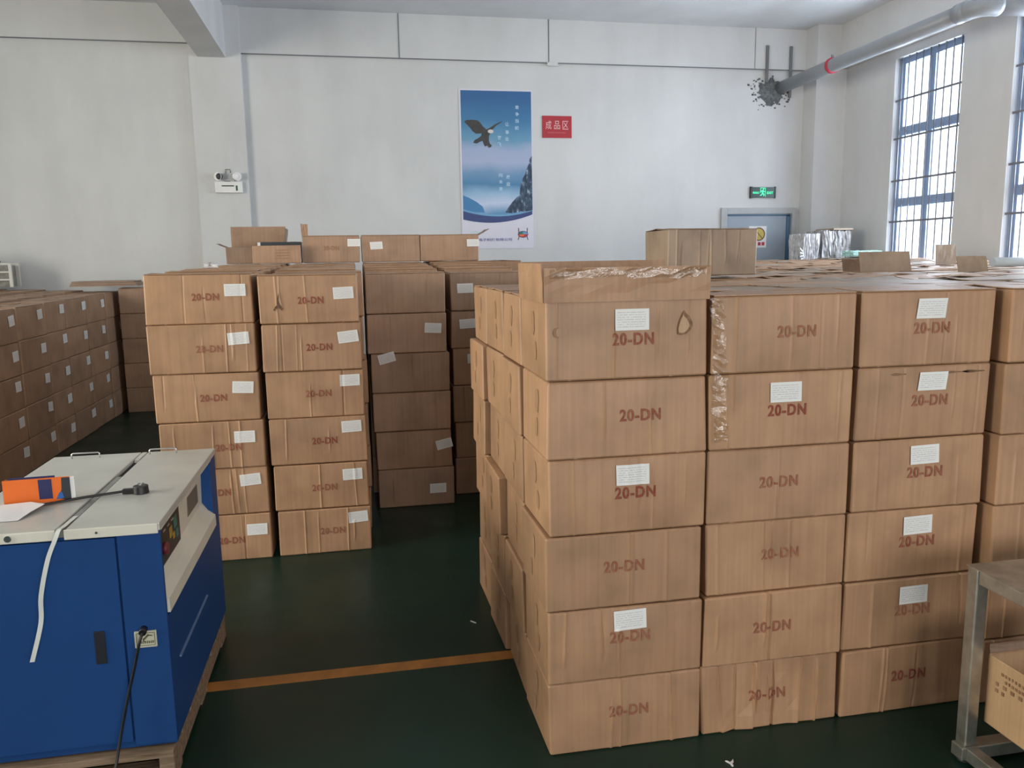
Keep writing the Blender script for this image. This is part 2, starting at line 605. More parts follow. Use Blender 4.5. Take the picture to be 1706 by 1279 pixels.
def grid_box(w, d, h, xs, ys, zs, W, notch=()):
    """closed box with grids on all six sides, warped by W"""
    idx, verts, faces = {}, [], []
    def vid(x, y, z):
        key = (round(x, 5), round(y, 5), round(z, 5))
        if key not in idx:
            idx[key] = len(verts)
            q = W((x, y, z))
            if z == 0 and y == ys[0]:
                for c in notch:
                    if abs(x - c) < 1e-4:
                        q.z += 0.014
                        q.y += 0.004
            verts.append(q)
        return idx[key]
    def sheet(A, B, f, flip):
        for i in range(len(A) - 1):
            for j in range(len(B) - 1):
                q = [vid(*f(A[i], B[j])), vid(*f(A[i + 1], B[j])), vid(*f(A[i + 1], B[j + 1])), vid(*f(A[i], B[j + 1]))]
                faces.append(tuple(q[::-1] if flip else q))
    y0, y1, x0, x1, z0, z1 = ys[0], ys[-1], xs[0], xs[-1], zs[0], zs[-1]
    sheet(xs, zs, lambda a, b: (a, y0, b), False)
    sheet(xs, zs, lambda a, b: (a, y1, b), True)
    sheet(ys, zs, lambda a, b: (x0, a, b), True)
    sheet(ys, zs, lambda a, b: (x1, a, b), False)
    sheet(xs, ys, lambda a, b: (a, b, z0), True)
    sheet(xs, ys, lambda a, b: (a, b, z1), False)
    return mesh_from(verts, faces, 'carton')

def rounded(lo, hi, e, n):
    """grid lines with a narrow edge strip, so that edges catch light"""
    s = [lo, lo + e]
    s += [lo + e + (hi - lo - 2 * e) * k / n for k in range(1, n)]
    s += [hi - e, hi]
    return s

def softened(W, w, d, h, e=0.006):
    """rounds the twelve edges: points on two sides at once are pulled inwards"""
    def S(p):
        x, y, z = p
        ex = abs(abs(x) - w / 2) < 1e-5
        ey = abs(abs(y) - d / 2) < 1e-5
        ez = abs(z - h) < 1e-5 or abs(z) < 1e-5
        n = ex + ey + ez
        if n >= 2:
            k = 0.42 * e if n == 2 else 0.6 * e
            if ex:
                x -= math.copysign(k, x)
            if ey:
                y -= math.copysign(k, y)
            if ez:
                z += k if z < h / 2 else -k
        return W((x, y, z))
    return S

def flap_mesh(w, d2, W, h, lift, side, rng, thick=0.0035, front=True):
    """one long top flap, hinged on the front (side -1) or back (side +1)"""
    xs = [-w / 2 + 0.003 + (w - 0.006) * k / 6 for k in range(7)]
    D = abs(d2) * 2
    vs_, fs = [], []
    r = [rng.uniform(0.2, 1.0) for _ in xs]
    for top in (0, 1):
        for j in range(3):
            t = j / 2
            for k, x in enumerate(xs):
                y = side * (d2 - 0.002 - (d2 - 0.006) * t)
                q = W((x, y, h))
                q.z += 0.0008 + top * thick + lift * t * t * r[k]
                vs_.append(q)
    n = len(xs)
    for top in (0, 1):
        for j in range(2):
            for k in range(n - 1):
                a = top * 3 * n + j * n + k
                f = (a, a + 1, a + n + 1, a + n)
                fs.append(f)
    for j in range(2):
        for k in (0, n - 1):
            a = j * n + k
            fs.append((a, a + n, a + n + 3 * n, a + 3 * n))
    for k in range(n - 1):
        for j in (0, 2):
            a = j * n + k
            fs.append((a, a + 1, a + 1 + 3 * n, a + 3 * n))
    bm = bmesh.new()
    bv = [bm.verts.new(v) for v in vs_]
    for f in fs:
        bm.faces.new([bv[i] for i in f])
    return to_mesh(bm, 'flap')

def sheet_on(W, y, x0, x1, z0, z1, ang=0.0, nx=8, nz=3, skew=0.0):
    cx, cz = (x0 + x1) / 2, (z0 + z1) / 2
    v, uv, f = [], [], []
    for j in range(nz + 1):
        for i in range(nx + 1):
            a, b = (x1 - x0) * (i / nx - 0.5), (z1 - z0) * (j / nz - 0.5)
            a2 = a * cos(ang) - b * sin(ang) + skew * b
            b2 = a * sin(ang) + b * cos(ang)
            v.append(W((cx + a2, y, cz + b2)) + Vector((0, -0.0042, 0)))
            uv.append((i / nx, j / nz))
    for j in range(nz):
        for i in range(nx):
            k = j * (nx + 1) + i
            f.append((k, k + 1, k + nx + 2, k + nx + 1))
    return mesh_from(v, f, 'label', uv)

CW, CD, CH = 0.508, 0.362, 0.2485
_lo_cache = {}

def carton(label, x, y, z, w=CW, d=CD, h=CH, rz=0.0, seed=None, hi=False, text=None, paper=None, flaps=True, lift=0.006,
           mat='kraft', group=None, crush=0.0, end=False, text_mat='red_ink', ncr=None, name='carton', amp=None, topless=False, bottom_clear=0.0):
    """x, y: centre of the base; text=(u, t), paper=(u, t, angle): centre of the print and of the paper label on the front"""
    rng = random.Random(seed if seed is not None else int(abs(x * 7919 + y * 104729 + z * 1299709)))
    if hi:
        n = ncr if ncr is not None else rng.randint(2, 5)
        cr = []
        for _ in range(n):
            t0 = 0.0 if rng.random() < 0.75 else rng.uniform(0.2, 0.5)
            t1 = 1.0 if rng.random() < 0.75 else rng.uniform(0.6, 0.9)
            cr.append((rng.uniform(-0.44, 0.44) * w, rng.choice((-1, -1, -1, 1)) * rng.uniform(0.0016, 0.0032) * (1 + 2.4 * crush), t0, t1, rng.uniform(-.006, .006) * (1 + 3 * crush)))
        cr.sort()
        W0 = make_warp(rng, w, d, h, amp if amp is not None else 0.004 + 0.002 * crush, 0.006 + 0.006 * crush, cr)
        W = softened(W0, w, d, h)
        xs = rounded(-w / 2, w / 2, 0.006, 8)
        for c in cr:
            for k in (-0.0075, -0.004, 0, 0.004, 0.0075):
                xs.append(c[0] + k)
        notch = [(-0.5 + rng.uniform(.12, .2)) * w, (0.5 - rng.uniform(.12, .24)) * w]
        for c in notch:
            xs += [c - 0.010, c, c + 0.010]
        xs = sorted(set(round(a, 5) for a in xs))
        ys = rounded(-d / 2, d / 2, 0.006, 4)
        zs = rounded(0, h, 0.006, 5)
        body = grid_box(w, d, h, xs, ys, zs, W, [round(c, 5) for c in notch])
        f1 = flap_mesh(w, d / 2, W0, h, lift, -1, rng) if flaps else None
        f2 = flap_mesh(w, d / 2, W0, h, lift, 1, rng) if flaps else None
    else:
        key = (round(w, 3), round(d, 3), round(h, 4), rng.randint(0, 7), round(lift, 3))
        if key not in _lo_cache:
            r2 = random.Random(key[3] * 31 + 5)
            W0 = make_warp(r2, w, d, h, 0.0025, 0.002, [])
            W = softened(W0, w, d, h)
            _lo_cache[key] = (grid_box(w, d, h, rounded(-w / 2, w / 2, 0.006, 4), rounded(-d / 2, d / 2, 0.006, 3), rounded(0, h, 0.006, 3), W),
                              flap_mesh(w, d / 2, W0, h, lift, -1, r2), flap_mesh(w, d / 2, W0, h, lift, 1, r2), W0, {})
            for me in _lo_cache[key][:3]:
                me.materials.append(M[mat])
        body, f1, f2, W0, sub = _lo_cache[key]
    if hi:
        body.materials.append(M[mat])
        for me in (f1, f2):
            if me:
                me.materials.append(M[mat])
    o = link(name, body)
    if not hi and body.materials[0] != M[mat]:
        o.material_slots[0].link = 'OBJECT'
        o.material_slots[0].material = M[mat]
    o.location = (x, y, z)
    o.rotation_euler = (0, 0, rz)
    tag(o, label, 'carton', group)
    if flaps:
        for me in (f1, f2):
            c = link('top_flap', me, None, o)
            if me.materials[0] != M[mat]:
                c.material_slots[0].link = 'OBJECT'
                c.material_slots[0].material = M[mat]
    if paper:
        u, t, a = paper[:3]
        pw, ph = (paper[3], paper[4]) if len(paper) > 3 else (0.110, 0.066)
        sk = rng.uniform(-0.02, 0.02) if len(paper) < 6 else paper[5]
        key2 = (round(u, 2), round(t, 2), round(a, 2))
        if hi:
            me = sheet_on(W0, -d / 2, u * w - pw / 2, u * w + pw / 2, t * h - ph / 2, t * h + ph / 2, a, skew=sk)
        else:
            if key2 not in sub:
                sub[key2] = sheet_on(W0, -d / 2, u * w - pw / 2, u * w + pw / 2, t * h - ph / 2, t * h + ph / 2, a, 4, 2)
            me = sub[key2]
        if not me.materials:
            me.materials.append(M['label'])
        link('paper_label', me, None, o)
    if text:
        u, t = text[:2]
        tw = text[2] if len(text) > 2 else 0.136
        text_on('printed_code', '20-DN', (u * w, -d / 2 - 0.0010, t * h), tw, 0.0395, M[text_mat], o, bold=0.032, space=1.14,
                fn=lambda p: W0(p) + Vector((0, -0.0009, 0)))
    if end:
        add_end_print(o, w, d, h, W0, rng)
    return o

def add_end_print(o, w, d, h, W, rng):
    """faint upright brown print marks on the left end of a carton"""
    for (cy, cz, ww, hh) in ((rng.uniform(-.05, .03), 0.68, 0.045, 0.075), (rng.uniform(-.05, .03), 0.33, 0.036, 0.060)):
        v, f = [], []
        for k in range(5):
            zz = cz * h + hh * (k / 4 - 0.5)
            y0 = cy + rng.uniform(-.004, .004)
            s = 1.0 if 0 < k < 4 else 0.6
            for yy in (y0 - ww / 2 * s, y0 + ww / 2 * s):
                v.append(W((-w / 2, yy, zz)) + Vector((-0.0015, 0, 0)))
        for k in range(4):
            f.append((2 * k + 2, 2 * k + 3, 2 * k + 1, 2 * k))
        link('end_print', mesh_from(v, f, 'end_print'), M['end_ink'], o)
M['stencil'] = make_print('brown_stencil', (0.20, 0.115, 0.06), 0.1)
M['end_ink'] = make_print('faint_end_print', (0.33, 0.195, 0.112), 0.1)

ORD = ['first', 'second', 'third', 'fourth', 'fifth', 'sixth', 'seventh', 'eighth', 'ninth', 'tenth', 'eleventh', 'twelfth',
       'thirteenth', 'fourteenth', 'fifteenth', 'sixteenth', 'seventeenth', 'eighteenth']
LAY = ['bottom', 'second lowest', 'third lowest', 'third from top', 'second from top', 'topmost']
# ================================================================== THE SETTING
XR, YB, ZC = 6.25, 10.0, 4.46
XL, YF = -7.0, -6.0
struct(boxes('floor', [(XL - .2, XR + .25, YF - .2, YB + .2, -0.10, 0.0)], M['floor']))
struct(boxes('ceiling', [(XL - .2, XR + .25, YF - .2, YB + .2, ZC, ZC + 0.15)], M['plaster_ceiling']))
DX0, DX1, DZ = 4.76, 5.76, 2.20
wall_back = struct(boxes('wall_back', [(XL - .2, DX0, YB, YB + .2, 0, ZC), (DX1, XR + .25, YB, YB + .2, 0, ZC), (DX0, DX1, YB, YB + .2, DZ, ZC)], M['plaster']))
struct(boxes('wall_left', [(XL - .2, XL, YF, -.1, 0, ZC), (XL - .2, XL, 4.7, YB, 0, ZC), (XL - .2, XL, -.1, 4.7, 0, .85), (XL - .2, XL, -.1, 4.7, 3.85, ZC)], M['plaster']))
struct(boxes('wall_front', [(XL - .2, -.5, YF - .2, YF, 0, ZC), (5.7, XR + .25, YF - .2, YF, 0, ZC), (-.5, 5.7, YF - .2, YF, 0, .85), (-.5, 5.7, YF - .2, YF, 3.85, ZC)], M['plaster']))
WIN = [(7.66, 8.74), (5.90, 6.98), (4.14, 5.22)]
WZ0, WZ1 = 0.95, 3.83
edges = [YF] + [v for a, b in sorted(WIN) for v in (a, b)] + [YB]
wr = [(XR, XR + .25, edges[i], edges[i + 1], 0, ZC) for i in range(0, len(edges), 2)]
wr += [(XR, XR + .25, a, b, 0, WZ0) for a, b in WIN] + [(XR, XR + .25, a, b, WZ1, ZC) for a, b in WIN]
struct(boxes('wall_right', wr, M['plaster']))
struct(boxes('trim_1', [(XL, -1.72, YB - .045, YB, 4.055, ZC)], M['plaster']))            # edge beams along the walls
struct(boxes('trim_2', [(-1.16, 5.83, YB - .03, YB, 3.965, ZC)], M['plaster']))
struct(boxes('trim_3', [(XR - .10, XR, YF, YB - .30, 3.93, ZC)], M['plaster']))
struct(boxes('ceiling_beam', [(-1.62, -1.32, YF, YB - .08, 3.90, ZC)], M['plaster']))
struct(boxes('pilaster', [(-1.72, -1.16, YB - .08, YB, 0, ZC)], M['plaster']))
struct(boxes('pilaster', [(5.83, XR, YB - .30, YB, 0, ZC)], M['plaster']))
# dark joints under and across the edge beam
boxes('joint', [(-1.16, 5.83, YB - .034, YB - .028, 3.955, 3.966)], M['crack'], wall_back)
boxes('joint', [(XL, -1.72, YB - .05, YB - .04, 4.047, 4.056)], M['crack'], wall_back)
for jx, z0 in ((0.62, 3.965), (2.42, 3.97), (5.12, 3.97)):
    boxes('joint', [(jx - (.005 if jx < 5 else .002), jx + (.005 if jx < 5 else .002), YB - .036, YB - .028, z0, ZC)], M['crack'], wall_back)
boxes('junction_box', [(2.40, 2.53, YB - .045, YB - .028, 3.925, 3.965)], M['plaster'], wall_back)

# windows in the right wall
def window(n, y0, y1):
    w = empty('window_%d' % n, (XR, (y0 + y1) / 2, WZ0))
    struct(w)
    H, Wd = WZ1 - WZ0, (y1 - y0)
    a, b = -Wd / 2, Wd / 2
    fx0, fx1 = 0.065, 0.125
    for yy in ((a, a + .075), (b - .095, b)):
        boxes('stile', [(fx0, fx1, yy[0], yy[1], 0, H)], M['win_frame'], w)
    for zz in ((0, .07), (H - .07, H)):
        boxes('frame_rail', [(fx0, fx1, a + .075, b - .095, zz[0], zz[1])], M['win_frame'], w)
    boxes('mullion', [(fx0, fx1 + .005, -.05, .035, .07, H - .07)], M['win_frame'], w)
    tz = [3.01 - WZ0, 2.20 - WZ0, 1.40 - WZ0]
    for z in tz:
        boxes('transom', [(fx0 - .005, fx1, a + .075, -.05, z - .05, z + .05), (fx0 - .005, fx1, .035, b - .095, z - .05, z + .05)], M['win_frame'], w)
    zs = [.07] + [q for z in sorted(tz) for q in (z - .05, z + .05)] + [H - .07]
    for k in range(0, len(zs), 2):
        for (p, q) in ((a + .075, -.05), (.035, b - .095)):
            boxes('pane', [(fx0 + .025, fx0 + .031, p, q, zs[k], zs[k + 1])], M['glass'], w)
    nb = 9
    for k in range(nb):
        yy = a + .06 + (Wd - .14) * k / (nb - 1)
        tube('grille_bar', [(.03, yy, 0), (.03, yy, H)], .0075, M['bar'], w, 6)
    for z in (3.36, 2.93, 2.45, 1.98, 1.52, 1.12):
        boxes('grille_crossbar', [(.024, .030, a, b, z - WZ0 - .011, z - WZ0 + .011)], M['bar'], w)
    return w
for i, (a, b) in enumerate(WIN):
    window(i + 1, a, b)
# the openings out of the picture: plain glazed frames
for n, (loc, rz, width) in enumerate((((2.6, YF - .1, .85), 0, 6.2), ((XL - .1, 2.3, .85), pi / 2, 4.8))):
    w = empty('window_%d' % (4 + n), loc, rz)
    struct(w)
    k = int(width / 1.3)
    for i in range(k + 1):
        x = -width / 2 + width * i / k
        boxes('stile', [(max(x - .035, -width / 2), min(x + .035, width / 2), -.03, .03, 0, 3.0)], M['win_frame'], w)
    for z in (0, 1.46, 2.93):
        boxes('transom', [(-width / 2, width / 2, -.025, .025, z, z + .07)], M['win_frame'], w)

# door in the back wall
d = empty('door_1', ((DX0 + DX1) / 2, YB, 0))
struct(d)
hw = (DX1 - DX0) / 2
boxes('door_frame', [(-hw - .045, -hw + .04, -.03, .08, 0, DZ + .03), (hw - .04, hw + .03, -.03, .08, 0, DZ + .03), (-hw + .04, hw - .04, -.03, .08, DZ - .045, DZ + .03)], M['frame_grey'], d, .004)
boxes('door_leaf', [(-hw + .045, hw - .10, .015, .055, .01, DZ - .06)], M['door_paint'], d, .003)
boxes('door_stile', [(hw - .098, hw - .045, .005, .055, .01, DZ - .06)], M['door_edge'], d, .003)
boxes('top_seal', [(-hw + .045, hw - .05, .005, .02, DZ - .075, DZ - .048)], M['door_edge'], d)
hd = boxes('door_handle', [(-hw + .09, -hw + .22, -.035, -.015, 1.03, 1.055), (-hw + .10, -hw + .125, -.02, .016, 1.03, 1.055)], M['chrome'], d, .003)
# orange painted line on the floor
line = boxes('floor_line', [(-6.9, 0.60, 3.035, 3.105, 0.0, 0.0012)], M['line_paint'])
tag(line, 'orange painted line across the dark green floor', 'floor line', kind='structure')

# raw mortar round the pipe hole, as part of the back wall
rng = random.Random(3)
pts = []
for k in range(34):
    a = 2 * pi * k / 34
    rx, rz_ = 0.17 * rng.uniform(.75, 1.25), 0.15 * rng.uniform(.70, 1.25)
    pts.append((5.37 + rx * cos(a), 3.70 + rz_ * sin(a)))
prism('mortar_patch', pts, YB - .012, YB + .01, M['mortar'], wall_back)
bm = bmesh.new()
for k in range(70):
    a, r = rng.uniform(0, 2 * pi), rng.uniform(.16, .32)
    x, z, s = 5.34 + r * cos(a) * 1.0, 3.68 + r * sin(a) * .75, rng.uniform(.004, .014)
    bm_box(bm, x - s, x + s, YB - .006, YB, z - s * .8, z + s * .8)
sp = link('mortar_specks', to_mesh(bm), M['mortar'], wall_back)
sp['kind'] = 'stuff'
# ================================================================== CARTONS: RIGHT-HAND STACK
RX = [0.818, 1.347, 1.866, 2.395] + [2.908 + 0.510 * k for k in range(7)]
RW = [0.524, 0.505, 0.503, 0.505] + [0.503] * 7
LIM = [4, 7, 10] + [17] * 8
YR = 2.365
PITCH = 0.2492
CN = ['leftmost', 'second', 'third', 'fourth']
front = {
    (0, 5): ((.03, .50), (.022, .74, 0.0)), (0, 4): ((.075, .54), None), (0, 3): ((.04, .535), (.022, .77, 0.0)),
    (0, 2): ((-.005, .56), None), (0, 1): ((.02, .60), (.018, .83, .03)), (0, 0): ((.015, .55), None),
    (1, 5): ((.075, .53), None), (1, 4): ((.035, .50), (.02, .74, 0.0)), (1, 3): ((-.005, .54), None), (1, 2): ((.025, .53), None),
    (1, 1): ((-.02, .52), None), (1, 0): ((-.02, .50), None),
    (2, 5): ((.02, .51), (.01, .77, 0.0, .110, .066, .14)), (2, 4): ((.04, .53), (.05, .79, 0.0, .108, .062, .12)), (2, 3): ((.04, .53), (.03, .78, .02)),
    (2, 2): ((.035, .53), (.03, .77, .03)), (2, 1): ((.035, .53), (.03, .76, .02)), (2, 0): ((.02, .56), None),
}
notes = {(0, 5): 'torn hole and raised flaps', (1, 5): 'clear tape at left edge', (1, 0): 'crushed wrinkled front',
         (2, 4): 'dark scuffs along top'}
rng = random.Random(11)
xj = {(0, 5): 0.0, (0, 4): .004, (0, 3): .006, (0, 2): -.006, (0, 1): 0.0, (0, 0): .001}
right = {}
for c in range(4):
    for k in range(6):
        tx, pp = front.get((c, k), (None, None))
        dx = xj.get((c, k), rng.uniform(-.005, .005))
        if c == 1:
            dx += (k - 5) * .0008 + (.002 if k == 0 else -.001 if k == 1 else 0)
        if c == 2:
            dx += (k - 5) * .0010
        dy = rng.uniform(-.004, .004) - (.035 if c == 3 else 0)
        what = notes.get((c, k))
        if what is None:
            what = ('label above print' if pp else 'red print and no label') if c < 3 else 'beside the trolley'
        lab = 'carton, %s in %s front column of right-hand stack, %s' % (LAY[k], CN[c], what)
        cr = 1.0 if (c, k) == (1, 0) else (0.35 if k < 2 else 0.0)
        o = carton(lab, RX[c] + dx, YR + .181 + dy, k * PITCH, w=RW[c], hi=True, seed=100 + c * 10 + k, text=tx, paper=pp,
                   end=(c == 0), crush=cr, flaps=(k == 5 and c > 0), lift=.010, group='cartons in the front face of the right-hand stack',
                   ncr=9 if (c, k) == (1, 0) else None)
        right[c, k] = o
# the left flank of the stack, three more cartons deep
for r in range(1, 4):
    for k in range(6):
        dx = rng.uniform(-.010, .006) - (.018 if (r, k) in ((3, 4), (3, 3), (2, 2)) else 0)
        lab = 'carton end on left flank of right-hand stack, %s layer, %s back' % (LAY[k] if k != 1 else 'second lowest', ['', 'second', 'third', 'farthest'][r])
        o = carton(lab, RX[0] - .008 + dx, YR + .181 + .372 * r + rng.uniform(-.003, .003), k * PITCH, w=.505, d=.350, hi=True, seed=300 + r * 10 + k,
                   end=True, flaps=(k == 5), lift=.006, crush=.30 if (k < 3 and r > 1) else .05, group='cartons along the left flank of the right-hand stack', rz=rng.uniform(-.012, .012), ncr=0)
        right['s', r, k] = o
# the top layer behind the front row
topz = lambda r: 1.4955 - .001 * min(r, 6) + max(0, r - 6) * .0066
flat = {}
for c in range(1, 11):
    for r in range(1, LIM[c]):
        y = YR + .181 + .370 * r
        if RX[c] > .86 * y + 0.80:
            continue
        h = CH + rng.uniform(-.006, .004)
        lab = 'top-layer carton of right-hand stack, %s row from front, %s column from left' % (ORD[r], ORD[c])
        flat[c, r] = carton(lab, RX[c] + rng.uniform(-.004, .004), y + rng.uniform(-.003, .003), topz(r) - CH, w=.498, d=.354, h=CH if rng.random() < .5 else CH - .005,
                            group='flat carton tops of the right-hand stack', lift=rng.choice((.004, .010, .018)), mat=rng.choice(('kraft', 'kraft', 'kraft_grey')))
bm = bmesh.new()
for c in range(1, 11):
    for r in range(1 if c < 4 else 0, LIM[c]):
        y = YR + .370 * r
        n = 5
        top = topz(r) - CH - .002
        if c >= 4 and RX[c] > .86 * (y + .181) + 0.80:
            n, top = 6, 1.4955
        for k in range(n):
            bm_box(bm, RX[c] - .243, RX[c] + .243, y + .004, y + .360, top * k / n, top * (k + 1) / n - .003)
core = link('carton_mass', to_mesh(bm), M['kraft'])
tag(core, 'mass of brown cartons under the top layer inside the right-hand stack', 'cartons', kind='stuff')

def flap_panel(parent, p0, p1, direction, length, mat, name='top_flap', wav=.004, n=8, taper=0.0):
    """a raised flap: hinge from p0 to p1 in the carton's own space, rising along direction"""
    rg = random.Random(int(length * 1e5) + int(p0[0] * 1e4))
    p0, p1, dr = Vector(p0), Vector(p1), Vector(direction).normalized()
    ax = p1 - p0
    nr = ax.normalized().cross(dr)
    vs_, fs = [], []
    rows = 4
    ww = [[rg.uniform(-wav, wav) * j / rows for _ in range(n + 1)] for j in range(rows + 1)]
    for s in (0, 1):
        for j in range(rows + 1):
            for i in range(n + 1):
                t = taper * j / rows
                u = t + (1 - 2 * t) * i / n
                vs_.append(p0 + ax * u + dr * (length * j / rows) + nr * (ww[j][i] + s * .004))
    S = (rows + 1) * (n + 1)
    for s in (0, 1):
        for j in range(rows):
            for i in range(n):
                k = s * S + j * (n + 1) + i
                fs.append((k, k + 1, k + n + 2, k + n + 1))
    for j in range(rows):
        for i in (0, n):
            k = j * (n + 1) + i
            fs.append((k, k + n + 1, k + n + 1 + S, k + S))
    for i in range(n):
        for j in (0, rows):
            k = j * (n + 1) + i
            fs.append((k, k + 1, k + 1 + S, k + S))
    bm = bmesh.new()
    bv = [bm.verts.new(v) for v in vs_]
    for f in fs:
        bm.faces.new([bv[i] for i in f])
    return link(name, to_mesh(bm), M[mat], parent)

def open_top(o, h, keep=.003):
    """takes the closed lid off a carton's mesh and gives the board its thickness"""
    me = o.data
    bm = bmesh.new()
    bm.from_mesh(me)
    zmax = max(v.co.z for v in bm.verts)
    kill = [f for f in bm.faces if all(v.co.z > h * .86 for v in f.verts) and abs(f.normal.z) > .7]
    bmesh.ops.delete(bm, geom=kill, context='FACES')
    bm.to_mesh(me)
    bm.free()
    md = o.modifiers.new('board', 'SOLIDIFY')
    md.thickness = .004
    md.offset = -1

# the open carton at the near left corner
o = right[0, 5]
open_top(o, CH)
w2, d2 = .2615, .180
flap_panel(o, (-w2 - .004, -d2 - .001, CH - .008), (w2 + .004, -d2 - .001, CH - .008), (0, -.05, 1), .104, 'kraft')
flap_panel(o, (-w2 - .002, d2 - .004, CH - .008), (-w2 - .002, -d2 + .004, CH - .008), (-.03, .02, 1), .118, 'kraft')
flap_panel(o, (w2, d2, CH - .006), (-w2, d2, CH - .006), (0, .06, 1), .120, 'kraft')
flap_panel(o, (w2, -d2 + .006, CH - .006), (w2, d2 - .006, CH - .006), (.05, 0, 1), .085, 'kraft')
# torn hole and dent on its front, clear tape along its flap
tear = [(-.002, .040), (.004, .030), (.012, .024), (.021, .006), (.022, -.004), (.016, -.016), (.004, -.026), (-.010, -.029), (-.019, -.026), (-.020, -.012), (-.017, .004), (-.010, .022)]
def on_front(o, name, pts, cx, cz, mat, dy, depth):
    return prism(name, [(cx + x, cz + z) for x, z in pts], -depth - dy, -depth - dy + .001, mat, o)
on_front(o, 'torn_hole', [(x * 1.2 + .002, z * 1.12) for x, z in tear], .182, .163, M['dark_ink'], .0045, .181)
on_front(o, 'torn_liner', [(x * .84 - .002, z * .84 - .002) for x, z in tear], .182, .163, M['kraft_light'], .006, .181)
on_front(o, 'scuff', [(.012 * cos(a), .016 * sin(a)) for a in [2 * pi * k / 14 for k in range(14)]], -.226, .150, M['end_ink'], .0045, .181)
on_front(o, 'scuff', [(.009 * cos(a) + .004, .013 * sin(a)) for a in [2 * pi * k / 14 for k in range(14)]], -.226, .150, M['kraft'], .006, .181)
def film_strip(name, pts, width_dir, width, parent=None, seed=1, amp=.006):
    rg = random.Random(seed)
    P = spline(pts, 6)
    v, f = [], []
    wd = Vector(width_dir)
    for i, p in enumerate(P):
        for j in range(4):
            v.append(p + wd * (width * (j / 3 - .5) * (1 + rg.uniform(-.25, .25))) + Vector((0, -rg.uniform(0, amp), rg.uniform(-.003, .003))))
    for i in range(len(P) - 1):
        for j in range(3):
            k = i * 4 + j
            f.append((k, k + 1, k + 5, k + 4))
    return link(name, mesh_from(v, f, name), M['film'], parent)
film_strip('packing_tape', [(-.25, -.190, CH + .078), (-.08, -.191, CH + .080), (.1, -.190, CH + .078), (.25, -.191, CH + .078)], (0, 0, 1), .03, o, 4)
t = film_strip('tape_strip', [(1.103, 2.352, 1.490), (1.106, 2.350, 1.42), (1.112, 2.348, 1.33), (1.118, 2.348, 1.24), (1.112, 2.346, 1.16), (1.122, 2.346, 1.07), (1.130, 2.348, 1.03)], (1, 0, 0), .045, None, 9, .010)
tag(t, 'crinkled clear tape hanging down the left edge of the second column', 'tape')
# scuffs on the second carton of the third column
for (sx, sw) in ((-.10, .03), (.10, .07), (.185, .045)):
    bm_pts = [(sx + sw * cos(a), (.004 + .002 * cos(3 * a)) * sin(a)) for a in [2 * pi * k / 12 for k in range(12)]]
    on_front(right[2, 4], 'scuff', bm_pts, 0, .222, M['dark_ink'], .004, .181)

# raised flaps of cartons further back
for (c, r, off, wd, hh, lean) in ((4, 5, .115, .33, .118, .25), (5, 4, -.13, .185, .085, .3), (7, 8, -.12, .17, .15, .1)):
    if (c, r) in flat:
        p = flat[c, r]
        flap_panel(p, (off - wd / 2, -.176, CH + .022), (off + wd / 2, -.176, CH + .022), (0, lean, 1), hh, 'kraft_grey')
        if c == 4:
            flap_panel(p, (off - wd / 2 + .004, -.170, CH + .024), (off - wd / 2 + .004, .0, CH + .024), (.05, .2, .5), .08, 'kraft_dark')
        if 'label' in p:
            p['label'] = {4: 'carton with a wide raised flap on top of the right-hand stack', 5: 'carton with a narrow raised flap right of the wide raised flap',
                          7: 'carton with a small upright flap in front of the windows'}[c]
# a whole carton standing on the top layer
o = carton('loose carton with streaked front standing on top of the right-hand stack', 1.862, 4.20, topz(4) + .024, w=.50, d=.34, h=.245, hi=True, seed=77, mat='kraft_grey', crush=.5, ncr=10, flaps=True, lift=.01)

# ================================================================== CARTONS: MIDDLE STACK
MX = [-0.800, -0.2475, 0.312, 0.875]
MW = [0.535, 0.520, 0.508, 0.505]
MY = [4.457, 4.457, 5.213, 5.42]
MT = [1.566, 1.553, 1.541, 1.533]
MN = ['left front', 'right front', 'recessed third', 'recessed fourth']
mid_paper = {0: [(.36, .70, .0)] * 6, 1: [(.36, .62, .02)] * 6,
             2: {4: (.33, .62, -.06), 3: (-.30, .90, .25), 1: (.40, .62, .20), 0: (.28, .45, 0.0)}, 3: {5: (-.30, .60, .02), 4: (-.28, .66, .05), 3: (-.20, .72, 0.0)}}
mid_paper[0] = [(.36, .44, .0), (.36, .70, .05), (.33, .66, 0.0), (.33, .70, -.03), (.36, .68, .06), (.35, .68, 0.0)]
mid_paper[0] = {5: (.345, .68, .0), 4: (.345, .70, .06), 3: (.345, .70, -.05), 2: (.31, .66, 0.0), 1: (.33, .74, .06), 0: (.36, .66, 0.0)}
mid_paper[1] = {5: (.355, .62, .04), 4: (.365, .70, .10), 3: (.355, .78, .02), 2: (.345, .78, .03), 1: (.335, .74, .02), 0: (.36, .78, .06)}
mid_text = {0: {5: (.065, .55), 4: (.07, .50), 3: (.06, .50), 2: (.15, .45), 1: (.0, .5), 0: (.10, .45)},
            1: {5: (.02, .48), 4: (.07, .50), 3: (.03, .52), 2: (.06, .5), 1: (.03, .48), 0: (.08, .5)}}
lean = [[.010, .014, .000, -.004, -.006, .0], [.030, .020, .010, .004, -.004, -.004], [.010, .008, .01, .0, -.006, .0], [0, .01, .0, .01, .0, .0]]
lean[0] = [.018, .014, .006, -.004, -.008, -.010]
lean[1] = [.022, .016, .014, .008, .002, -.004]
lean[2] = [.030, .022, .014, .012, .0, .0]
mid_front = {}
